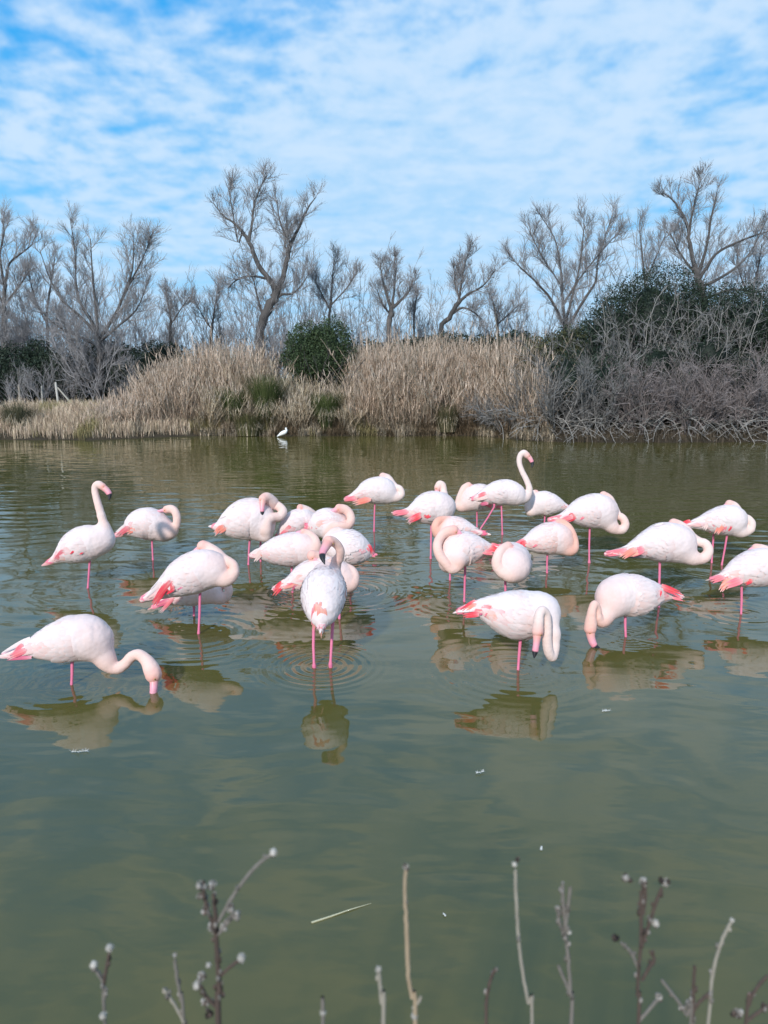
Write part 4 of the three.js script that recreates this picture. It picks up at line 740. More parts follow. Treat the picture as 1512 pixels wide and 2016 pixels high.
const FLOCK = [
  { label: 'tall flamingo on the left with its neck raised and head turned right', foot: [173, 1158], legs: [[[177, 1100], [175, 1130], [173, 1158]]], tint: 0.35, side: 1,
    torso: [[199, 1062, 24], [184, 1066, 32], [165, 1071, 35.5], [146, 1079, 30], [127, 1090, 18], [110, 1101, 9], [98, 1107, 5]],
    neck: [[203, 1064, 18], [206, 1045, 11], [203, 1028, 8.6], [197, 1006, 7.6], [191, 985, 7], [187, 967, 6.6], [188, 957, 6.8], [194, 954, 7.6], [202, 958, 7]],
    bill: [[201, 958, 6.4], [209, 964, 6], [214.5, 971, 5.4], [216, 976, 4], [215, 984, 1.2]], black: 0.6, quills: [[126, 1082, 108, 1103, 7, 'rose'], [146, 1084, 138, 1092, 6, 'red'], [164, 1087, 156, 1092, 5, 'red']] },
  { label: 'small flamingo right of the tall left one, head turned back along its shoulder', foot: [301, 1102], legs: [[[299, 1060], [300, 1080], [301, 1102]]], tint: 0.6,
    torso: [[322, 1043, 20], [308, 1036, 28], [292, 1031, 32], [274, 1032, 27], [256, 1041, 14], [240, 1050, 7], [228, 1054, 3.5]],
    neck: [[326, 1046, 17, 0.02], [337, 1047, 11, 0.04], [346, 1036, 8, 0.05], [348.5, 1021, 7.6, 0.05], [345, 1008, 7.6, 0.05], [337, 1002, 8, 0.04], [328, 1003, 7.5, 0.03]],
    bill: [[329, 1003, 6, 0.03], [320, 1005, 3.6, 0.04], [310, 1006.5, 2, 0.05]], black: 2, quills: [[256, 1036, 230, 1055, 7, 'rose'], [270, 1039, 246, 1049, 8, 'salmon'], [246, 1034, 228, 1048, 6, 'white']] },
  { label: 'front left flamingo feeding with its bill in the water', foot: [141.5, 1348], legs: [[[142, 1306], [142, 1326], [141, 1348]]], tint: 0.62, knob: 0,  tail: 0.35, red: 0.25, side: 1,
    torso: [[190, 1252, 28], [171, 1254, 43], [145, 1257, 45.5], [118, 1263, 40], [90, 1270, 29], [62, 1277, 18], [34, 1286, 10], [12, 1291, 5]],
    neck: [[192, 1268, 26], [203, 1289, 20.5], [216, 1309, 15.5], [232, 1315, 11.6], [246, 1307, 10.6], [259, 1293, 10.4], [273, 1289, 10.6], [288, 1300, 12.2, 0.06], [298, 1317, 15.5, 0.1], [302, 1328, 15.8, 0.12]],
    bill: [[302, 1330, 12, 0.12], [303, 1343, 8.4, 0.13], [302.5, 1356, 7.4, 0.14], [301, 1370, 6.4, 0.14], [298, 1380, 2.5, 0.14]], black: 0.86,
    quills: [[48, 1268, 26, 1290, 9, 'rose', 0.8], [60, 1256, 4, 1285, 11, 'white'], [54, 1278, 10, 1298, 9, 'rose', 0.8], [64, 1294, 12, 1297, 5, 'legDark', 0]] },
  { label: 'flamingo with a broad scarlet streak on its wing, asleep on one leg at left', foot: [391, 1248], legs: [[[394, 1160], [393, 1205], [391, 1248]]], tint: 0.6, red: 0.35,
    torso: [[420, 1114, 28], [404, 1119, 38], [386, 1126, 42], [363, 1136, 37], [338, 1150, 26], [314, 1165, 15], [292, 1176, 8.5], [281, 1181, 6]],
    neck: [[424, 1126, 22, 0.02], [437, 1138, 15.5, 0.04], [451, 1138, 13, 0.05], [460.5, 1128, 10, 0.05], [460, 1114, 9.2, 0.04], [451, 1106, 9.2, 0.02], [439, 1101, 11, -0.03], [426, 1091, 13, -0.1], [412, 1080, 11.5, -0.12], [400, 1076, 12.5, -0.12]],
    bill: [[398, 1078, 8, -0.12], [386, 1084, 5, -0.13], [376, 1090, 2, -0.12]], black: 2,
    quills: [[334, 1141, 296, 1201, 10, 'red', 0.1], [345, 1152, 322, 1166, 12, 'red', 0], [338, 1142, 300, 1190, 8, 'red', 0.2], [318, 1146, 290, 1176, 9, 'white'], [360, 1156, 349, 1161, 5, 'legDark', 0]] },
  { label: 'flamingo half hidden behind and below the one with the scarlet streak', foot: [382, 1212], legs: [[[382, 1184], [382, 1198], [382, 1212]]], tint: 0.55,
    torso: [[414, 1162, 21], [398, 1163, 26], [378, 1165, 27], [357, 1169, 23], [337, 1178, 14], [320, 1187, 8], [306, 1194, 4]],
    neck: [[418, 1168, 17, 0.03], [431, 1177, 11, 0.05], [443, 1177, 9, 0.05], [450, 1167, 8, 0.05], [449, 1156, 8, 0.03], [440, 1150, 8, 0], [424, 1143, 9, -0.06], [404, 1136, 9, -0.08]],
    bill: [[402, 1137, 6, -0.08], [392, 1141, 4, -0.08], [382, 1145, 2, -0.08]], black: 2,
    quills: [[344, 1174, 314, 1208, 5, 'rose', 0.9], [338, 1180, 303, 1194, 8, 'legDark', 0], [338, 1176, 326, 1192, 5, 'rose']] },
  { label: 'preening flamingo whose black tipped bill hangs down over its own chest', foot: [489, 1112], legs: [[[492, 1058], [490, 1085], [489, 1112]], [[513, 1060, -0.15], [513, 1085, -0.15], [513, 1104, -0.15]]], tint: 0.45, red: 0.3, dark: 1,
    torso: [[515, 1030, 26], [503, 1022, 39], [487, 1022, 41], [469, 1027, 34], [450, 1033, 22], [435, 1037, 12], [420, 1037, 5]],
    neck: [[516, 1044, 20, 0.04], [524, 1055, 12, 0.1], [524, 1040, 9.2, 0.15], [527, 1025, 9, 0.14], [538, 1019, 9.4, 0.09], [550, 1017, 9.2, 0.05], [556.5, 1007, 9, 0.03], [550, 998, 8.6, 0.01], [542, 994, 10, -0.01], [534, 987, 12, 0.03], [525, 980, 10.5, 0.1], [518, 982, 8.6, 0.16]],
    bill: [[517.5, 985, 7, 0.17], [516.5, 995, 5.4, 0.18], [516, 1004, 4.4, 0.185], [515.5, 1012, 3.8, 0.185], [515, 1021, 1, 0.185]], black: 0.6,
    quills: [[436, 1036, 420, 1054, 7, 'salmon', 0.7], [444, 1036, 428, 1048, 10, 'salmon', 0.3], [472, 992, 456, 999, 4, 'white'], [444, 1016, 432, 1021, 4, 'white']] },
  { label: 'white flamingo seen from behind, farthest back in the left cluster', foot: [585, 1106], legs: [[[586, 1045], [585, 1075], [585, 1106]]], tint: 0.35,
    torso: [[607, 1026, 17, -0.06], [597, 1025, 24, -0.03], [582, 1029, 25], [567, 1039, 17, 0.03], [556, 1049, 9, 0.05], [549, 1055, 5, 0.06]],
    neck: [[608, 1030, 14, -0.08], [618, 1024, 9, -0.1], [618, 1014, 7.5, -0.1], [608, 1006, 7.5, -0.06], [598, 1001, 7, -0.03], [591, 999, 6.6, 0]],
    bill: [[590, 1000, 5, 0], [586, 1008, 4, 0.02], [584, 1014, 2, 0.03]], black: 2, quills: [[566, 1042, 549, 1058, 6, 'rose']] },
  { label: 'flamingo in the left cluster whose neck curls like a handle over its back', foot: [648, 1112], legs: [[[650, 1050], [649, 1080], [648, 1112]]], tint: 0.7,
    torso: [[672, 1040, 23, -0.06], [658, 1034, 29, -0.03], [642, 1030, 30], [627, 1035, 21], [616, 1038, 11], [606, 1038, 7]],
    neck: [[662, 1048, 18, 0.02], [650, 1050, 13, 0.1], [656, 1038, 9.5, 0.15], [670, 1037, 9, 0.14], [684, 1035, 9, 0.1], [691, 1024, 8.5, 0.07], [688, 1011, 8.5, 0.05], [679, 1003, 9, 0.05], [668, 1001, 9, 0.06]],
    bill: [[666, 1002, 7, 0.07], [656, 1006, 4.5, 0.08], [646, 1010, 2, 0.08]], black: 2, tail: 1, quills: [] },
  { label: 'long bodied flamingo of the left cluster lying low above the water, coral nape', foot: [576, 1166], legs: [[[574, 1112], [575, 1140], [576, 1166]]], tint: 0.72, red: 0.3,
    torso: [[606, 1077, 25], [592, 1080, 33], [573, 1082, 34], [552, 1084, 29], [530, 1087, 20], [512, 1091, 11], [497, 1094, 6]],
    neck: [[608, 1086, 19, 0.04], [619, 1082, 11, 0.08], [622, 1070, 9, 0.08], [618, 1060, 8.6, 0.05], [609, 1052, 8, 0.02], [598, 1048, 7.5, 0.02]],
    bill: [[597, 1048, 6, 0.02], [588, 1049, 4.4, 0.03], [578, 1051, 2, 0.03]], black: 2, quills: [[516, 1084, 500, 1106, 9, 'down', 0.3], [516, 1090, 505, 1097, 10, 'salmon', 0.2], [512, 1081, 490, 1093, 9, 'white']] },
  { label: 'flamingo behind the middle rear view one, scarlet tail poking out at left', foot: [668, 1218], legs: [[[672, 1160], [670, 1190], [668, 1218]]], tint: 0.65, red: 0.8,
    torso: [[672, 1136, 28], [654, 1132, 34], [632, 1131, 35], [607, 1134, 29], [583, 1145, 19], [560, 1154, 10], [541, 1160, 5]],
    neck: [[676, 1143, 22, 0.03], [688, 1151, 13, 0.06], [697, 1142, 9.6, 0.06], [697, 1130, 9, 0.05], [689, 1121, 9, 0.03], [674, 1116, 9.4, 0], [650, 1104, 9.4, -0.02], [630, 1096, 9.4, 0.02], [615, 1094, 11, 0.05]],
    bill: [[616, 1097, 8, 0.06], [622, 1103, 6, 0.06], [628, 1108, 2.5, 0.05]], black: 2, quills: [[562, 1143, 536, 1173, 9, 'red', 0.1], [568, 1140, 536, 1158, 9, 'white', 0], [560, 1146, 538, 1162, 9, 'red', 0.1], [582, 1152, 575, 1163, 8, 'legDark', 0]] },
  { label: 'white flamingo right of the left cluster, red tail tip to the right', foot: [690, 1162], legs: [[[690, 1110], [690, 1136], [690, 1162]]], tint: 0.2, ring: 0.0022, wave: 0.12, reach: 1.3,
    torso: [[658, 1079, 24], [670, 1077, 33], [687, 1078, 36], [704, 1083, 27], [718, 1087, 16], [728, 1090, 8], [733, 1092, 4]],
    neck: [[656, 1072, 17, 0.02], [650, 1062, 11, 0.04], [652, 1052, 8.5, 0.04], [660, 1046, 8, 0.02], [670, 1045, 7.5, 0]],
    bill: [[672, 1046, 6, 0], [682, 1050, 4, 0], [690, 1054, 2, 0]], black: 2, quills: [[724, 1072, 736, 1094, 7, 'red', 0.4], [722, 1078, 728, 1086, 6, 'rose'], [716, 1094, 721, 1104, 3, 'white']] },
  { label: 'middle flamingo seen from behind on two legs, bill with black tip over its back', foot: [634, 1312], legs: [[[618, 1225, 0.02], [617, 1270, 0.02], [618.5, 1313, 0.02]], [[656, 1215, 0.02], [653, 1262, 0.02], [650.5, 1310, 0.02]]], tint: 0.7, knob: 0.7, red: 0, dark: 0, lift: 0.3, ring: 0.0021, wave: 0.075, reach: 0.62, tail: 0.4,
    torso: [[641, 1142, 30, -0.26], [639, 1153, 41, -0.14], [637, 1168, 45, 0], [635.5, 1190, 38, 0.1], [634, 1210, 25, 0.17], [633, 1224, 13, 0.21], [632, 1236, 6, 0.24]],
    neck: [[645, 1126, 22, -0.28], [656, 1112, 13, -0.28], [667, 1099, 10, -0.22], [670, 1085, 9, -0.17], [664, 1073, 9, -0.14], [655, 1066, 10, -0.11], [647, 1066, 11.5, -0.08]],
    bill: [[645, 1069, 10, -0.06], [639.5, 1079, 8.4, -0.02], [635, 1089, 7.2, 0.02], [635.5, 1099, 5.4, 0.05], [639.5, 1111, 1, 0.07]], black: 0.58,
    quills: [[621, 1188, 617, 1240, 9, 'rose', 0.3], [628, 1184, 619, 1250, 10, 'salmon', 0.3], [627, 1188, 626, 1242, 9, 'coral', 0.5], [631, 1192, 634, 1257, 11, 'salmon', 0.4], [636, 1194, 641, 1242, 9, 'coral', 0.6]] },
  { label: 'white flamingo standing alone farthest back, left of the raised neck ones', foot: [736.5, 1046], legs: [[[738, 990], [737, 1018], [736.5, 1046]]], tint: 0.12, knob: 0.8, red: 0.5,
    torso: [[764, 968, 17], [755, 966, 25], [744, 965.5, 27.5], [728, 967, 23], [712, 973, 15], [696, 979, 8.5], [682, 983, 4.5]],
    neck: [[765, 975, 14, 0.02], [775, 979, 9, 0.04], [786, 978, 7.4, 0.04], [791, 971, 6.4, 0.04], [787, 962, 6.2, 0.03], [779, 959, 6.6, 0], [772, 952, 7, -0.06], [764, 942, 7.5, -0.08], [754, 938, 7.6, -0.08]],
    bill: [[752, 939, 5, -0.08], [745, 943, 4, -0.08], [738, 947, 2, -0.08]], black: 2, quills: [[732, 981, 693, 992, 8, 'salmon', 0.6], [728, 979, 702, 986, 8, 'rose'], [704, 980, 676, 984, 7, 'rose', 0.2]] },
  { label: 'flamingo with ruffled back and a hooked neck standing up behind its shoulder', foot: [848, 1100], legs: [[[849, 1034], [848.5, 1068], [848, 1100]]], tint: 0.4, knob: 0.6, red: 0.55,
    torso: [[876, 1000, 21], [864, 1000, 31], [848, 1000, 33], [829, 1005, 24], [812, 1009, 14], [796, 1011, 8], [778, 1011, 5]],
    neck: [[874, 994, 16, -0.06], [873, 980, 9.5, -0.12], [873.5, 967, 7, -0.14], [871.5, 956, 6.8, -0.14], [865.5, 953, 7, -0.14], [861.5, 960, 6.8, -0.14]],
    bill: [[861, 961, 5.4, -0.14], [860, 969, 4.4, -0.14], [860, 977, 2, -0.13]], black: 2, quills: [[818, 1012, 802, 1034, 6, 'rose', 0.9], [832, 1012, 806, 1026, 9, 'red', 0.4], [826, 1012, 797, 1028, 6, 'rose', 0.9], [850, 1012, 834, 1019, 7, 'red', 0.1], [806, 1006, 772, 1012, 8, 'rose', 0.2]] },
  { label: 'flamingo with the tallest raised neck, black bill tip, walking towards the right', foot: [989, 1053], legs: [[[987, 990], [988, 1020], [989, 1053]], [[973, 998, 0.04], [960, 1020, 0.04], [946, 1041, 0.04], [949, 1056, 0.04]]], tint: 0.05, knob: 0.7, red: 0.35, side: 1,
    torso: [[1012, 971, 20], [1000, 969, 24.5], [984, 970, 25], [965, 974, 18.5], [948, 978, 10], [930, 983, 4]],
    neck: [[1016, 977, 17], [1029, 981, 10.5], [1039, 975, 7.6], [1042, 962, 6.2], [1036.5, 945, 5.6], [1028, 928, 5.2], [1022.5, 911, 5.2], [1024, 898, 5.6], [1031, 892, 6.6], [1038, 897, 6]],
    bill: [[1037, 896, 5.4], [1043, 902, 4.6], [1047, 909, 3.8], [1048, 914, 2.8], [1047, 920, 1.2]], black: 0.5, quills: [[960, 978, 926, 985, 6, 'down', 0.4], [958, 971, 938, 978, 7, 'rose', 0.4], [962, 990, 944, 993, 5, 'legDark', 0]] },
  { label: 'flamingo tucked behind the tallest one, resting its head and facing left', foot: [939, 1038], legs: [[[939, 1000], [939, 1020], [939, 1038]]], tint: 0.65, red: 0.6,
    torso: [[921, 986, 17], [934, 981, 25], [948, 980, 27], [962, 986, 18], [973, 993, 10], [982, 997, 5]],
    neck: [[917, 992, 14, 0.02], [909, 998, 9, 0.04], [903, 995, 7.4, 0.05], [904, 984, 7, 0.04], [909, 971, 7, 0.02], [914, 961, 7, 0], [922, 956, 7, -0.02]],
    bill: [[924, 956, 5, -0.02], [932, 959, 4, -0.02], [940, 962, 2, -0.02]], black: 2, quills: [[934, 974, 958, 984, 8, 'rose'], [950, 990, 962, 997, 6, 'red', 0.3], [956, 990, 972, 1000, 6, 'rose', 0.2]] },
  { label: 'white flamingo behind the tallest neck at right, head sunk between its shoulders', foot: [1072, 1042], legs: [[[1073, 1010], [1072, 1026], [1072, 1042]]], tint: 0.15, red: 0.35,
    torso: [[1056, 992, 18], [1067, 990, 23.5], [1081, 992, 22], [1096, 995, 15], [1110, 998, 8], [1121, 1001, 4]],
    neck: [[1053, 1000, 14, 0.03], [1044, 1007, 8.6, 0.06], [1040.5, 999, 7.6, 0.06], [1041, 986, 7.4, 0.04], [1046, 975, 7.4, 0.02], [1054, 971, 7, 0.0]],
    bill: [[1056, 971, 5, 0], [1064, 975, 4, 0], [1070, 979, 2, 0]], black: 2, quills: [[1110, 996, 1120, 1003, 6, 'rose', 0.1]] },
  { label: 'flamingo with two coral neck folds peeping from behind the one with the knotted neck', foot: [886, 1142], legs: [[[886, 1070], [886, 1110], [886, 1142]]], tint: 0.95, red: 0.5,
    torso: [[874, 1040, 19, -0.05], [886, 1040, 24, -0.05], [902, 1041, 23, -0.05], [920, 1044, 15, -0.05], [936, 1048, 8, -0.05], [948, 1050, 5, -0.05]],
    neck: [[872, 1048, 14, 0.0], [862, 1049, 9, 0.03], [857.5, 1038, 8.6, 0.04], [862, 1027, 8.2, 0.03], [872, 1023, 7.6, 0.0], [882, 1023, 7, -0.02]],
    bill: [[884, 1023, 5, -0.02], [892, 1025, 4, -0.02], [900, 1028, 2, -0.03]], black: 2, tail: 1, quills: [] },
  { label: 'flamingo facing us with its neck knotted in folds against its chest', foot: [914, 1184], legs: [[[916, 1110], [915, 1148], [914, 1184]]], tint: 0.72, red: 0.55, ring: 0.0013, wave: 0.11, reach: 0.8,
    torso: [[885, 1106, 22, 0.07], [893, 1092, 31, 0.05], [900, 1084, 35, 0.03], [912, 1080, 34], [930, 1079, 27, -0.02], [948, 1079, 17, -0.04], [965, 1080, 9, -0.05], [983, 1077, 4, -0.06]],
    neck: [[900, 1085, 20, 0.06], [903.5, 1100, 9.5, 0.15], [901, 1116, 9, 0.16], [889, 1120, 9.5, 0.17], [878, 1110, 9.5, 0.18], [866, 1094, 9.5, 0.18], [861, 1075, 9, 0.16], [867, 1058, 9, 0.12], [879, 1047, 9.5, 0.1], [893, 1044, 10, 0.1]],
    bill: [[895, 1044, 8, 0.1], [903, 1048, 5, 0.1], [909, 1053, 2, 0.09]], black: 2, quills: [[962, 1076, 984, 1087, 9, 'red', 0.4], [966, 1072, 988, 1079, 7, 'rose', 0.5], [950, 1086, 974, 1090, 7, 'rose', 0.5]] },
  { label: 'round white flamingo curled into a ball, seen head on', foot: [996, 1196], legs: [[[995, 1138], [995, 1166], [996, 1196]]], tint: 0.5, red: 0.2,
    torso: [[1009, 1112, 33, 0.1], [1009, 1107, 36.5, 0], [1008, 1100, 33, -0.12], [1006, 1093, 24, -0.25], [1004, 1090, 13, -0.36], [1003, 1089, 6, -0.44]],
    neck: [[1016, 1120, 21, 0.13], [1006, 1132, 12, 0.2], [990, 1127, 11.4, 0.2], [979, 1113, 10.6, 0.19], [980, 1096, 9.6, 0.17], [988, 1082, 9, 0.13], [1000, 1075, 9, 0.08]],
    bill: [[1002, 1075, 7, 0.08], [1011, 1079, 5, 0.06], [1018, 1083, 2, 0.04]], black: 2, quills: [] },
  { label: 'front flamingo right of centre, neck folded down, black bill tip above the water', foot: [1020, 1319], legs: [[[1025, 1255], [1022, 1290], [1020, 1319]]], tint: 0.06, knob: 0, red: 0.75, side: 1,
    torso: [[1074, 1208, 24], [1060, 1206, 37], [1040, 1209, 46.5], [1015, 1210, 48], [989, 1206, 38], [962, 1200, 25], [938, 1198, 15], [917, 1201, 9], [902, 1205, 5]],
    neck: [[1070, 1203, 28, 0.02], [1084, 1222, 15, 0.09], [1089, 1248, 12.5, 0.13], [1090, 1275, 11.5, 0.15], [1087, 1292, 9.6, 0.17], [1080, 1282, 9.4, 0.2], [1077, 1258, 9.4, 0.22], [1077, 1232, 9.2, 0.23], [1075, 1211, 9, 0.24], [1068, 1202, 9, 0.26], [1062, 1210, 9.2, 0.28], [1060, 1226, 10, 0.29], [1058.5, 1243, 11, 0.29]],
    bill: [[1058, 1247, 9.2, 0.29], [1056.5, 1261, 6.8, 0.29], [1055, 1273, 6, 0.29], [1053.5, 1283, 5.8, 0.29], [1051.5, 1295, 1.4, 0.29]], black: 0.74,
    quills: [[942, 1181, 906, 1205, 9, 'red', 0], [940, 1190, 916, 1202, 8, 'salmon', 0], [946, 1208, 908, 1214, 8, 'red', 0.1], [940, 1198, 900, 1206, 10, 'white', 0], [952, 1204, 946, 1212, 9, 'legDark', 0], [962, 1204, 954, 1214, 7, 'rose', 0.2]] },
  { label: 'flamingo with a salmon coloured neck folded into a triangle at its chest', foot: [1077, 1128], legs: [[[1078, 1086], [1077, 1108], [1077, 1128]]], tint: 0.95, red: 0.6,
    torso: [[1108, 1061, 24], [1097, 1059, 30], [1081, 1060, 32], [1062, 1064, 26], [1042, 1069, 15], [1024, 1073, 8], [1011, 1074, 4]],
    neck: [[1108, 1072, 17, 0.03], [1119, 1082, 11, 0.06], [1129, 1082, 8.6, 0.07], [1132, 1070, 7.6, 0.07], [1127, 1053, 8, 0.05], [1119, 1039, 8.2, 0.02], [1109, 1030, 7.6, 0.0], [1099, 1028, 7, 0]],
    bill: [[1098, 1028, 5.4, 0], [1089, 1030, 4, 0], [1081, 1033, 2, 0]], black: 2, quills: [[1039, 1066, 1018, 1079, 9, 'red', 0.2], [1036, 1062, 1012, 1074, 7, 'rose', 0.5], [1058, 1072, 1048, 1078, 6, 'rose', 0.1]] },
  { label: 'flamingo at right whose looped neck leaves a small dark hole, scarlet patch on wing', foot: [1160, 1108], legs: [[[1161, 1040], [1160, 1074], [1160, 1108]]], tint: 0.45, knob: 0.8, red: 0.4,
    torso: [[1193, 1002, 23], [1181, 1004, 31], [1166, 1006, 34], [1146, 1008, 27], [1126, 1013, 16], [1104, 1020, 8], [1082, 1024, 4.5]],
    neck: [[1191, 1018, 21, 0.02], [1200, 1032, 14, 0.04], [1212, 1042, 10, 0.05], [1225, 1042, 8.8, 0.05], [1231, 1032, 8, 0.05], [1226, 1020, 7.4, 0.04], [1216, 1014, 8, 0.0], [1208, 1000, 9, -0.08], [1199, 983, 9, -0.1], [1188, 975, 8, -0.1]],
    bill: [[1186, 976, 6, -0.1], [1176, 980, 4, -0.1], [1168, 984, 2, -0.1]], black: 2, quills: [[1132, 1014, 1112, 1027, 11, 'red', 0.3], [1130, 1016, 1102, 1026, 7, 'rose', 0.5], [1108, 1018, 1078, 1026, 8, 'rose', 0.1], [1150, 1018, 1142, 1024, 6, 'rose']] },
  { label: 'plump blush chested flamingo at front right with its black bill tip touching the water', foot: [1232, 1254], legs: [[[1231, 1208], [1231, 1232], [1232, 1254]]], tint: 0.78, knob: 0, red: 0.6, ring: 0.0012, wave: 0.06, reach: 0.4, side: -1,
    torso: [[1198, 1174, 22, 0.08], [1209, 1171, 34, 0.05], [1228, 1171, 41.5], [1250, 1172, 40.5, -0.03], [1272, 1171, 31, -0.07], [1294, 1171, 20, -0.1], [1318, 1172, 11, -0.13], [1338, 1174, 6, -0.15]],
    neck: [[1203, 1190, 26, 0.08], [1193, 1209, 18, 0.13], [1184, 1224, 11, 0.18], [1178, 1216, 8.2, 0.21], [1176, 1200, 7.8, 0.22], [1171, 1190, 7.8, 0.24], [1166, 1200, 8, 0.26], [1164, 1214, 9.4, 0.26], [1163, 1228, 11.6, 0.26], [1162, 1238, 11.6, 0.26]],
    bill: [[1162, 1241, 9.6, 0.26], [1163.5, 1254, 7.8, 0.26], [1167, 1265, 7, 0.26], [1173, 1274, 5.4, 0.26], [1184, 1279, 2, 0.26]], black: 0.68,
    quills: [[1296, 1152, 1346, 1172, 9, 'red', 0.1], [1300, 1160, 1340, 1170, 9, 'white', 0], [1300, 1162, 1301, 1174, 9, 'red', 0.1], [1308, 1164, 1344, 1178, 9, 'white', 0], [1322, 1174, 1345, 1179, 7, 'rose', 0.2]] },
  { label: 'large flamingo at right with a ring shaped neck loop beside its chest', foot: [1297, 1196], legs: [[[1299, 1108], [1298, 1150], [1297, 1196]]], tint: 0.3, knob: 0.3, red: 0.5, dark: 1,
    torso: [[1340, 1064, 28], [1325, 1067, 38], [1305, 1068, 39], [1280, 1072, 29], [1255, 1079, 18], [1232, 1086, 10], [1210, 1090, 7], [1194, 1091, 5]],
    neck: [[1342, 1078, 24, 0.02], [1353, 1092, 17, 0.05], [1369, 1100, 12, 0.06], [1386, 1098, 10.4, 0.06], [1394.5, 1085, 9.4, 0.06], [1389, 1071, 8.8, 0.05], [1375, 1066, 9, 0.02], [1362, 1058, 10, -0.08], [1350, 1045, 11, -0.12], [1338, 1035, 10, -0.12], [1326, 1030, 9.4, -0.12]],
    bill: [[1324, 1031, 7, -0.12], [1312, 1035, 5, -0.12], [1302, 1040, 2, -0.12]], black: 2,
    quills: [[1254, 1078, 1218, 1103, 9, 'salmon', 0.3], [1272, 1078, 1240, 1094, 11, 'rose', 0.2], [1264, 1082, 1226, 1096, 10, 'coral', 0.3], [1238, 1084, 1190, 1092, 9, 'rose', 0.1], [1278, 1094, 1228, 1097, 6, 'black', 0], [1306, 1030, 1286, 1036, 4, 'white']] },
  { label: 'flamingo on two legs near the right edge with ragged red tipped wing feathers', foot: [1411, 1112], legs: [[[1432, 1050, 0.02], [1427, 1080, 0.02], [1421, 1112, 0.02]], [[1405, 1050, -0.1], [1403, 1080, -0.1], [1401, 1108, -0.1]]], tint: 0.15, red: 0.45, dark: 1,
    torso: [[1449, 1020, 21], [1438, 1022, 28.5], [1422, 1025, 29], [1402, 1027, 22], [1382, 1030, 14], [1362, 1033, 8], [1346, 1036, 4.5]],
    neck: [[1446, 1032, 18, 0.02], [1454, 1044, 12, 0.04], [1465, 1048, 9, 0.05], [1477, 1042, 8, 0.05], [1479.5, 1030, 7.6, 0.05], [1472, 1021, 7.4, 0.03], [1462, 1018, 8, -0.02], [1454, 1008, 8.6, -0.08], [1446, 997, 8.4, -0.1], [1436, 992, 8, -0.1]],
    bill: [[1434, 993, 6, -0.1], [1426, 998, 4, -0.1], [1420, 1003, 2, -0.1]], black: 2,
    quills: [[1398, 1016, 1383, 1046, 8, 'down', 0.5], [1404, 1030, 1393, 1048, 8, 'rose', 0.3], [1424, 1030, 1409, 1053, 8, 'salmon', 0.4], [1428, 1034, 1420, 1048, 7, 'rose', 0.6], [1440, 1036, 1434, 1047, 7, 'red', 0.1], [1362, 1026, 1341, 1034, 8, 'red', 0.1]] },
  { label: 'flamingo cut off by the right edge, head laid back on a smooth white back', foot: [1459, 1209], legs: [[[1460, 1152], [1460, 1182], [1459, 1209]]], tint: 0.35, knob: 0, red: 0.65, dark: 0.6,
    torso: [[1516, 1112, 29], [1502, 1114, 36], [1484, 1119, 37], [1461, 1125, 29], [1440, 1132, 18], [1420, 1138, 9], [1402, 1142, 5]],
    neck: [[1516, 1126, 24, 0.02], [1530, 1136, 14, 0.04], [1544, 1132, 10, 0.05], [1549, 1119, 9, 0.04], [1542, 1107, 9, 0.02], [1529, 1099, 10, -0.04], [1516, 1090, 11, -0.08], [1502, 1082, 10, -0.1], [1489, 1079, 9, -0.1]],
    bill: [[1487, 1080, 7, -0.1], [1477, 1084, 4.6, -0.1], [1469, 1089, 2, -0.1]], black: 2,
    quills: [[1436, 1138, 1414, 1170, 9, 'salmon', 0.6], [1450, 1138, 1420, 1160, 12, 'coral', 0.3], [1464, 1140, 1428, 1154, 11, 'rose', 0.3], [1482, 1140, 1462, 1150, 8, 'red', 0], [1426, 1134, 1396, 1146, 9, 'rose', 0.1]] },
];
FLOCK.forEach(flamingo);
{
  const foot = onWater(634, 1312); buildWater(V(foot.x + 0.05, 0, foot.z + 0.05));
}

// ---------------------------------------------------------------- little white egret at the far waterline
{
  const foot = onWater(556, 861), D = depthOf(foot), root = thing('egret', 'small white egret standing at the far waterline below the reeds', 'egret', V(foot.x, 0, foot.z));
  const J = ([x, y, r, near = 0]) => ({ p: deep(x, y, D - near).sub(root.position), r: r * D / F });
  const torso = resample([[561, 851, 3.6], [558, 852, 4.2], [554, 854, 3.6], [549, 857, 1.8], [546, 859, 0.9]].map(J), 3), neck = resample([[561, 850, 3.2], [564, 848, 2], [563.5, 845.5, 1.7], [563, 843.6, 2]].map(J), 4), a = chain(torso), b = chain(neck);
  const mb = new MB(), f = (x, y, z) => smin(a(x, y, z), b(x, y, z), 0.03), box = V(0.4, 0.4, 0.4);
  skin(f, V(-0.4, -0.1, -0.3), V(0.4, 0.7, 0.3), 0.012, () => [0.86, 0.85, 0.83], mb);
  for (const x of [555, 559]) { const h = J([x, 855, 1]).p; mb.tube([h, V(h.x, -0.25, h.z)], [0.007, 0.006], 6, [0.03, 0.03, 0.03]); }
  add('body', mb.geometry(), M.plumage, root);
  const bm = new MB(), q = [[563.5, 844, 1], [567, 846, 0.7], [570, 848, 0.2]].map(J); bm.tube(q.map((e) => e.p), q.map((e) => e.r), 6, [0.03, 0.03, 0.03]); add('bill', bm.geometry(), M.horn, root);
}

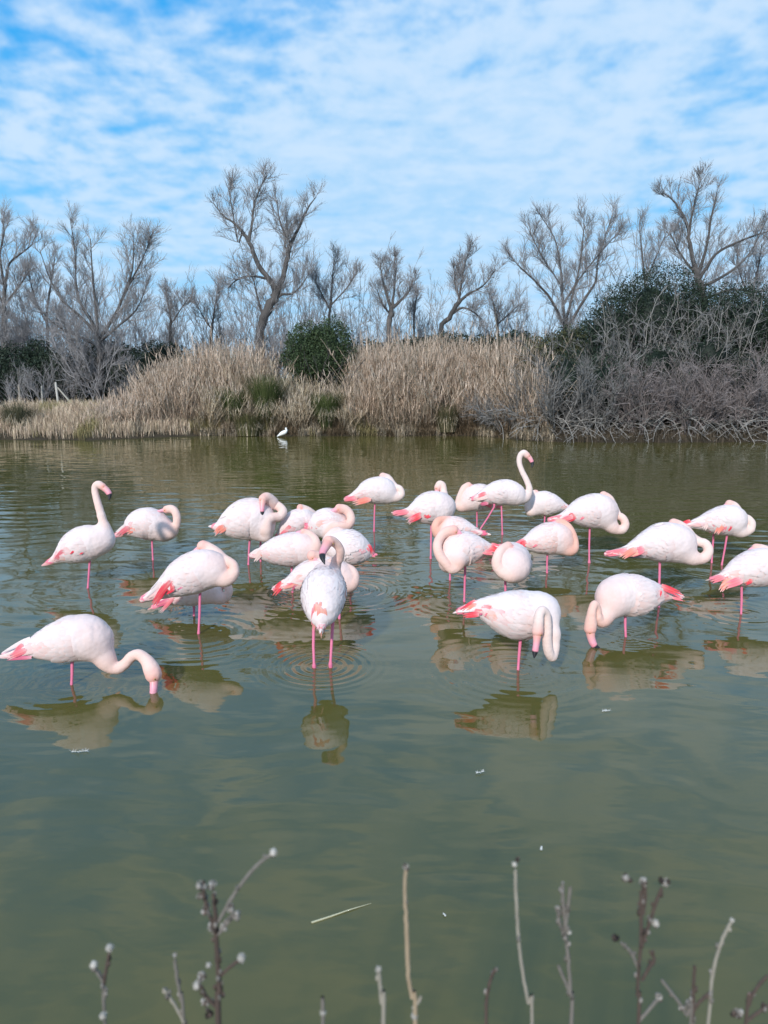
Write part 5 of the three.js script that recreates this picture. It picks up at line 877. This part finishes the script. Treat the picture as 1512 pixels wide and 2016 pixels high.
// ---------------------------------------------------------------- dry weeds on the near bank, close to the viewer
const STEM = { pale: [[0.20, 0.18, 0.15], [0.38, 0.345, 0.285]], grey: [[0.11, 0.10, 0.085], [0.24, 0.215, 0.195]], dark: [[0.045, 0.035, 0.03], [0.13, 0.095, 0.08]], tan: [[0.28, 0.21, 0.14], [0.42, 0.33, 0.23]] };
function weed(label, D, stems, heads, seed) {
  const R = rng(seed), p0 = at(stems[0].pts[0][0], 2016, D), base = V(p0.x, groundY(p0.x, p0.z), p0.z), root = thing('dry_weed', label, 'weed', base);
  const k = D * 1.25 / F;
  for (const s of stems) {
    const mb = new MB();
    let q = s.pts.map(([x, y, r, near = 0]) => ({ p: at(x, y, D - near), r: r * k * 0.66 }));
    if (!s.branch) {   // goes on down to the ground below the picture
      const d = q[0].p.clone().sub(q[1].p).setY(0).multiplyScalar(0.5), e = q[0].p.clone().add(d); e.y = base.y - 0.05;
      q = [{ p: e, r: q[0].r * 1.15 }, ...q];
    }
    const l = resample(q, 5), c = STEM[s.c];
    mb.tube(l.map((e, i) => e.p.clone().add(V(0.0012 * noise(i * 0.9, seed), 0, 0.0012 * noise(i * 0.9, seed + 3)))), l.map((e, i) => e.r * (1 + 0.18 * noise(i * 1.1, seed, 4))), 8, (t, a) => { const n = 0.5 + 0.5 * noise(t * 12, a, seed), w = mix3(c[0], c[1], clamp(n)); return w; });
    if (s.buds) for (let i = 0; i < s.buds; i++) {   // small withered buds and leaf scars
      const e = l[1 + Math.floor(R() * (l.length - 2))], a = R() * 6.28, o = e.p.clone().add(V(Math.cos(a) * e.r * 1.4, 0.002, Math.sin(a) * e.r * 1.4));
      mb.blob(o.x, o.y, o.z, 0.002 + 0.002 * R(), 0.004 + 0.003 * R(), 0.002 + 0.002 * R(), shades(R, STEM[R() < 0.5 ? 'grey' : s.c], 0.3), i, 0.4, 7, 5);
    }
    add(s.branch ? 'side_stem' : 'stem', mb.geometry(base), M.dry, root);
  }
  for (const [x, y, r, kind, near = 0] of heads) {
    const p = at(x, y, D - near), rr = r * k * 0.78, mb = new MB();
    const cols = { white: [[0.30, 0.28, 0.25], [0.46, 0.43, 0.39]], grey: [[0.20, 0.18, 0.16], [0.40, 0.37, 0.34]], dark: [[0.02, 0.017, 0.017], [0.07, 0.055, 0.05]] }[kind];
    if (kind === 'white') mb.blob(0, 0, 0, rr * 0.78, rr * 0.82, rr * 0.78, shades(R, cols), seed, 0.3, 9, 7);
    else for (let i = 0; i < 6; i++) { const s = rr * mix(0.3, 0.55, R()); mb.blob((R() - 0.5) * rr * 1.3, (R() - 0.5) * rr * 1.5, (R() - 0.5) * rr, s, s * 1.15, s, shades(R, i % 3 ? cols : STEM.dark, 0.3), seed + i, 0.5, 8, 6); }
    for (let i = 0; i < 60; i++) {   // scales and fluff of the dry flower head
      const u = V(R() - 0.5, R() - 0.4, R() - 0.5).normalize(), o = u.clone().multiplyScalar(rr * 0.55), w = V(R() - 0.5, R() - 0.5, R() - 0.5).cross(u).normalize();
      mb.blade([o, o.clone().addScaledVector(u, rr * 0.3), o.clone().addScaledVector(u, rr * (0.35 + 0.25 * R()))], [rr * 0.25, rr * 0.2, rr * 0.02], w, shades(R, cols, 0.2));
    }
    if (kind !== 'dark') mb.blob(0, -rr * 0.75, 0, rr * 0.45, rr * 0.5, rr * 0.45, shades(R, STEM.dark), seed, 0.2, 8, 6);
    add('seed_head', mb.geometry(), M.dry, root).position.copy(p.sub(base));
  }
}
weed('dry weed with two round white heads in the lower left corner', 1.2, [{ pts: [[207, 2016, 3.4], [206, 1965, 3.2], [203, 1935, 2.8], [192, 1915, 2.2], [186, 1904, 1.8]], c: 'grey', buds: 9 }, { pts: [[204, 1940, 2.6], [210, 1905, 2], [215, 1874, 1.6]], c: 'dark', branch: true, buds: 2 }], [[185, 1899, 10, 'white'], [216, 1866, 10.5, 'white'], [203, 2000, 10, 'white', 0.02]], 801);
weed('two thin dry stalks crossing low between the white heads and the dark weed', 1.2, [{ pts: [[362, 2016, 3], [356, 1970, 2.4], [348, 1920, 2], [344, 1888, 1.5]], c: 'grey', buds: 6 }, { pts: [[362, 2012, 3], [345, 1980, 2.4], [330, 1958, 2], [321, 1945, 1.6]], c: 'pale', branch: true, buds: 5 }], [[344, 1879, 5.5, 'grey']], 811);
weed('thick dark dry weed with fuzzy grey seed heads and one long side stem', 1.15, [
  { pts: [[430, 2016, 8], [432, 1960, 7.5], [429, 1900, 7], [426, 1850, 6.5], [424, 1800, 6], [420, 1760, 4]], c: 'dark', buds: 22 },
  { pts: [[424, 1830, 5], [408, 1790, 5], [400, 1752, 4]], c: 'dark', branch: true, buds: 6 }, { pts: [[429, 1840, 3.5], [450, 1815, 3], [458, 1800, 2.5]], c: 'grey', branch: true, buds: 3 },
  { pts: [[430, 1815, 2.6], [455, 1770, 2.2], [474, 1742, 2.6], [498, 1712, 1.8], [522, 1690, 2.4], [533, 1683, 2]], c: 'grey', branch: true, buds: 2 },
  { pts: [[430, 1925, 3], [455, 1902, 2.4], [472, 1890, 2]], c: 'dark', branch: true }, { pts: [[428, 1985, 4], [405, 1960, 3.5], [396, 1940, 3]], c: 'dark', branch: true, buds: 6 }],
[[396, 1742, 11, 'grey'], [418, 1742, 11, 'grey'], [392, 1764, 7, 'grey'], [453, 1786, 11, 'grey'], [466, 1800, 11, 'grey'], [416, 1826, 9, 'grey'], [440, 1824, 9, 'grey'], [475, 1886, 11.5, 'white'], [411, 1900, 7, 'white'], [396, 1922, 11, 'grey'], [388, 1940, 11, 'white'], [404, 1972, 10, 'grey'], [412, 1996, 10, 'dark'], [538, 1678, 10, 'white'], [405, 1790, 10, 'grey'], [424, 1775, 8, 'dark']], 821);
weed('short stalk with a small pale head at the bottom edge, left of centre', 1.1, [{ pts: [[636, 2018, 3], [636, 2006, 2.6], [636, 1999, 2.2]], c: 'grey' }], [[636, 1993, 8, 'white']], 831);
weed('pale blunt stalk at the bottom, just left of the tan one', 1.1, [{ pts: [[756, 2016, 6], [752, 1975, 6], [748, 1935, 5.5], [746, 1915, 5]], c: 'pale', buds: 5 }], [[745, 1908, 8, 'white']], 841);
weed('tan stalk with a pale bud, bottom centre', 1.15, [{ pts: [[818, 2016, 6], [811, 1965, 5], [804, 1920, 6], [802, 1860, 6.2], [799, 1795, 5.4], [797, 1750, 4.2], [799, 1712, 3.8]], c: 'tan', buds: 4 }, { pts: [[813, 1985, 4], [824, 1972, 3.4], [829, 1962, 2.4]], c: 'pale', branch: true }], [[799, 1706, 7.5, 'grey'], [816, 2000, 9, 'white']], 851);
weed('short dark curved twig at the bottom, right of the tan stalk', 1.25, [{ pts: [[957, 2016, 3.4], [957, 1985, 3.4], [961, 1950, 3], [968, 1922, 2.8], [976, 1906, 2]], c: 'dark', buds: 7 }], [], 861);
weed('slim pale curved stem with a black and white tip', 1.2, [{ pts: [[1047, 2016, 4.4], [1040, 1975, 4.2], [1030, 1920, 4.2], [1022, 1860, 3.8], [1018, 1800, 3.2], [1015, 1745, 2.8], [1015, 1712, 2.4]], c: 'pale', buds: 6 }], [[1013, 1702, 6.5, 'white'], [1018, 1692, 5.5, 'dark']], 871);
weed('knobbly grey stalk with withered buds, right of the slim pale stem', 1.2, [{ pts: [[1125, 2016, 5.6], [1123, 1960, 5.4], [1119, 1890, 5], [1114, 1840, 4.6], [1110, 1790, 3.2], [1107, 1738, 2]], c: 'grey', buds: 20 }, { pts: [[1120, 1950, 3], [1108, 1922, 2.6], [1099, 1900, 2]], c: 'grey', branch: true }, { pts: [[1112, 1850, 3.4], [1103, 1820, 3.2], [1098, 1795, 2.6]], c: 'grey', branch: true, buds: 4 }, { pts: [[1113, 1830, 2.4], [1119, 1780, 2], [1123, 1745, 1.5]], c: 'grey', branch: true, buds: 2 }], [[1098, 1790, 6, 'grey'], [1121, 1836, 5, 'white']], 881);
weed('branching dark weed with grey and black seed heads at lower right', 1.2, [
  { pts: [[1257, 2016, 5], [1255, 1960, 5], [1258, 1900, 4.6], [1262, 1850, 5], [1262, 1800, 5], [1262, 1755, 4.4]], c: 'dark', buds: 18 },
  { pts: [[1266, 1855, 4.4], [1278, 1820, 4.4], [1292, 1775, 4], [1303, 1748, 3.4]], c: 'dark', branch: true, buds: 9 }, { pts: [[1256, 1905, 3], [1242, 1875, 2.6], [1222, 1855, 2.2]], c: 'grey', branch: true, buds: 3 },
  { pts: [[1264, 1930, 3], [1278, 1905, 3], [1288, 1890, 3], [1280, 1873, 3]], c: 'dark', branch: true, buds: 4 }, { pts: [[1258, 2010, 3], [1280, 1985, 2.6], [1294, 1968, 2.4]], c: 'grey', branch: true }, { pts: [[1266, 1800, 3.6], [1270, 1770, 3.4], [1270, 1745, 3]], c: 'dark', branch: true, buds: 3 }],
[[1266, 1737, 10, 'grey'], [1312, 1737, 10, 'grey'], [1302, 1733, 8, 'dark'], [1232, 1728, 9, 'grey'], [1291, 1818, 9.5, 'white'], [1212, 1847, 9.5, 'dark'], [1297, 1963, 9, 'grey'], [1266, 1834, 8, 'dark'], [1240, 1733, 6, 'dark']], 891);
weed('pale knotted stalk leaning right in the lower right corner', 1.2, [{ pts: [[1395, 2016, 4.4], [1398, 1965, 4.2], [1402, 1925, 4], [1412, 1880, 3.8], [1424, 1845, 3.4], [1440, 1814, 3]], c: 'pale', buds: 12 }, { pts: [[1397, 1955, 3], [1378, 1972, 3], [1362, 1995, 2.6]], c: 'dark', branch: true }], [[1441, 1812, 6, 'white']], 901);
weed('forked grey twigs left of the pale knotted stalk', 1.2, [{ pts: [[1360, 2016, 3.4], [1352, 2000, 3], [1338, 1975, 2.8], [1318, 1950, 2.4], [1302, 1928, 2]], c: 'grey', buds: 9 }, { pts: [[1364, 2016, 3], [1365, 1980, 2.6], [1366, 1930, 2.2], [1368, 1900, 1.6]], c: 'dark', branch: true, buds: 5 }], [[1340, 1984, 5.5, 'grey']], 911);
weed('dark twigs bending in from the right edge at the bottom', 1.2, [{ pts: [[1468, 2016, 3.4], [1474, 1980, 3.2], [1486, 1950, 3], [1512, 1920, 3]], c: 'dark', buds: 5 }, { pts: [[1468, 2012, 3], [1490, 1995, 2.6], [1516, 1978, 2.4]], c: 'dark', branch: true, buds: 2 }], [[1453, 1994, 11, 'grey'], [1446, 1996, 8, 'dark']], 921);

// ---------------------------------------------------------------- what floats on the water
{
  const a = onWater(613, 1818), b = onWater(731, 1780), c = a.clone().lerp(b, 0.5), mb = new MB();
  mb.tube([a, a.clone().lerp(b, 0.3), a.clone().lerp(b, 0.65), b].map((p, i) => p.setY(0.004 + (i === 2 ? 0.003 : 0))), [0.0042, 0.0036, 0.0022, 0.0008], 6, [0.50, 0.48, 0.33]);
  tag(add('floating_straw', mb.geometry(c), M.dry), 'pale straw floating on the water near the bottom centre', 'straw').position.copy(c);
  const spots = [[945, 1522, 5, 0.4, 'white down feather on the water below the front right of centre flamingo'], [1066, 1672, 3.4, 1.2, 'tiny white down feather floating above the slim pale stem'], [875, 1803, 2.6, 2, 'tiny pale speck of down floating right of the tan stalk'], [157, 1481, 9, 0.1, 'long white down feather on the water below the front left flamingo'], [1193, 1401, 5, 0.2, 'white down feather on the water below the blush chested flamingo']];
  spots.forEach(([x, y, r, turn, label], i) => {
    const p = onWater(x, y), k = depthOf(p) / F, R = rng(950 + i), m = new MB();
    for (let j = 0; j < 26; j++) { const t = R() * 2 - 1, s = V(t * r * k * 1.6, 0.003, 0), d = V(0.5 * (R() - 0.3), 0.25 * R(), R() - 0.5).normalize(); m.blade([s, s.clone().addScaledVector(d, r * k * 0.5), s.clone().addScaledVector(d, r * k)], [0.0016, 0.0014, 0.0004], V(d.z, 0, -d.x).normalize(), [0.82, 0.80, 0.78]); }
    m.tube([V(-r * k * 1.8, 0.003, 0), V(0, 0.005, 0), V(r * k * 1.8, 0.004, 0)], [0.001, 0.0014, 0.0006], 5, [0.8, 0.78, 0.72]);
    const o = tag(add('floating_feather', m.geometry(), M.feather), label, 'feather'); o.position.set(p.x, 0.002, p.z); o.rotation.y = turn;
  });
}

renderer.render(scene, camera);
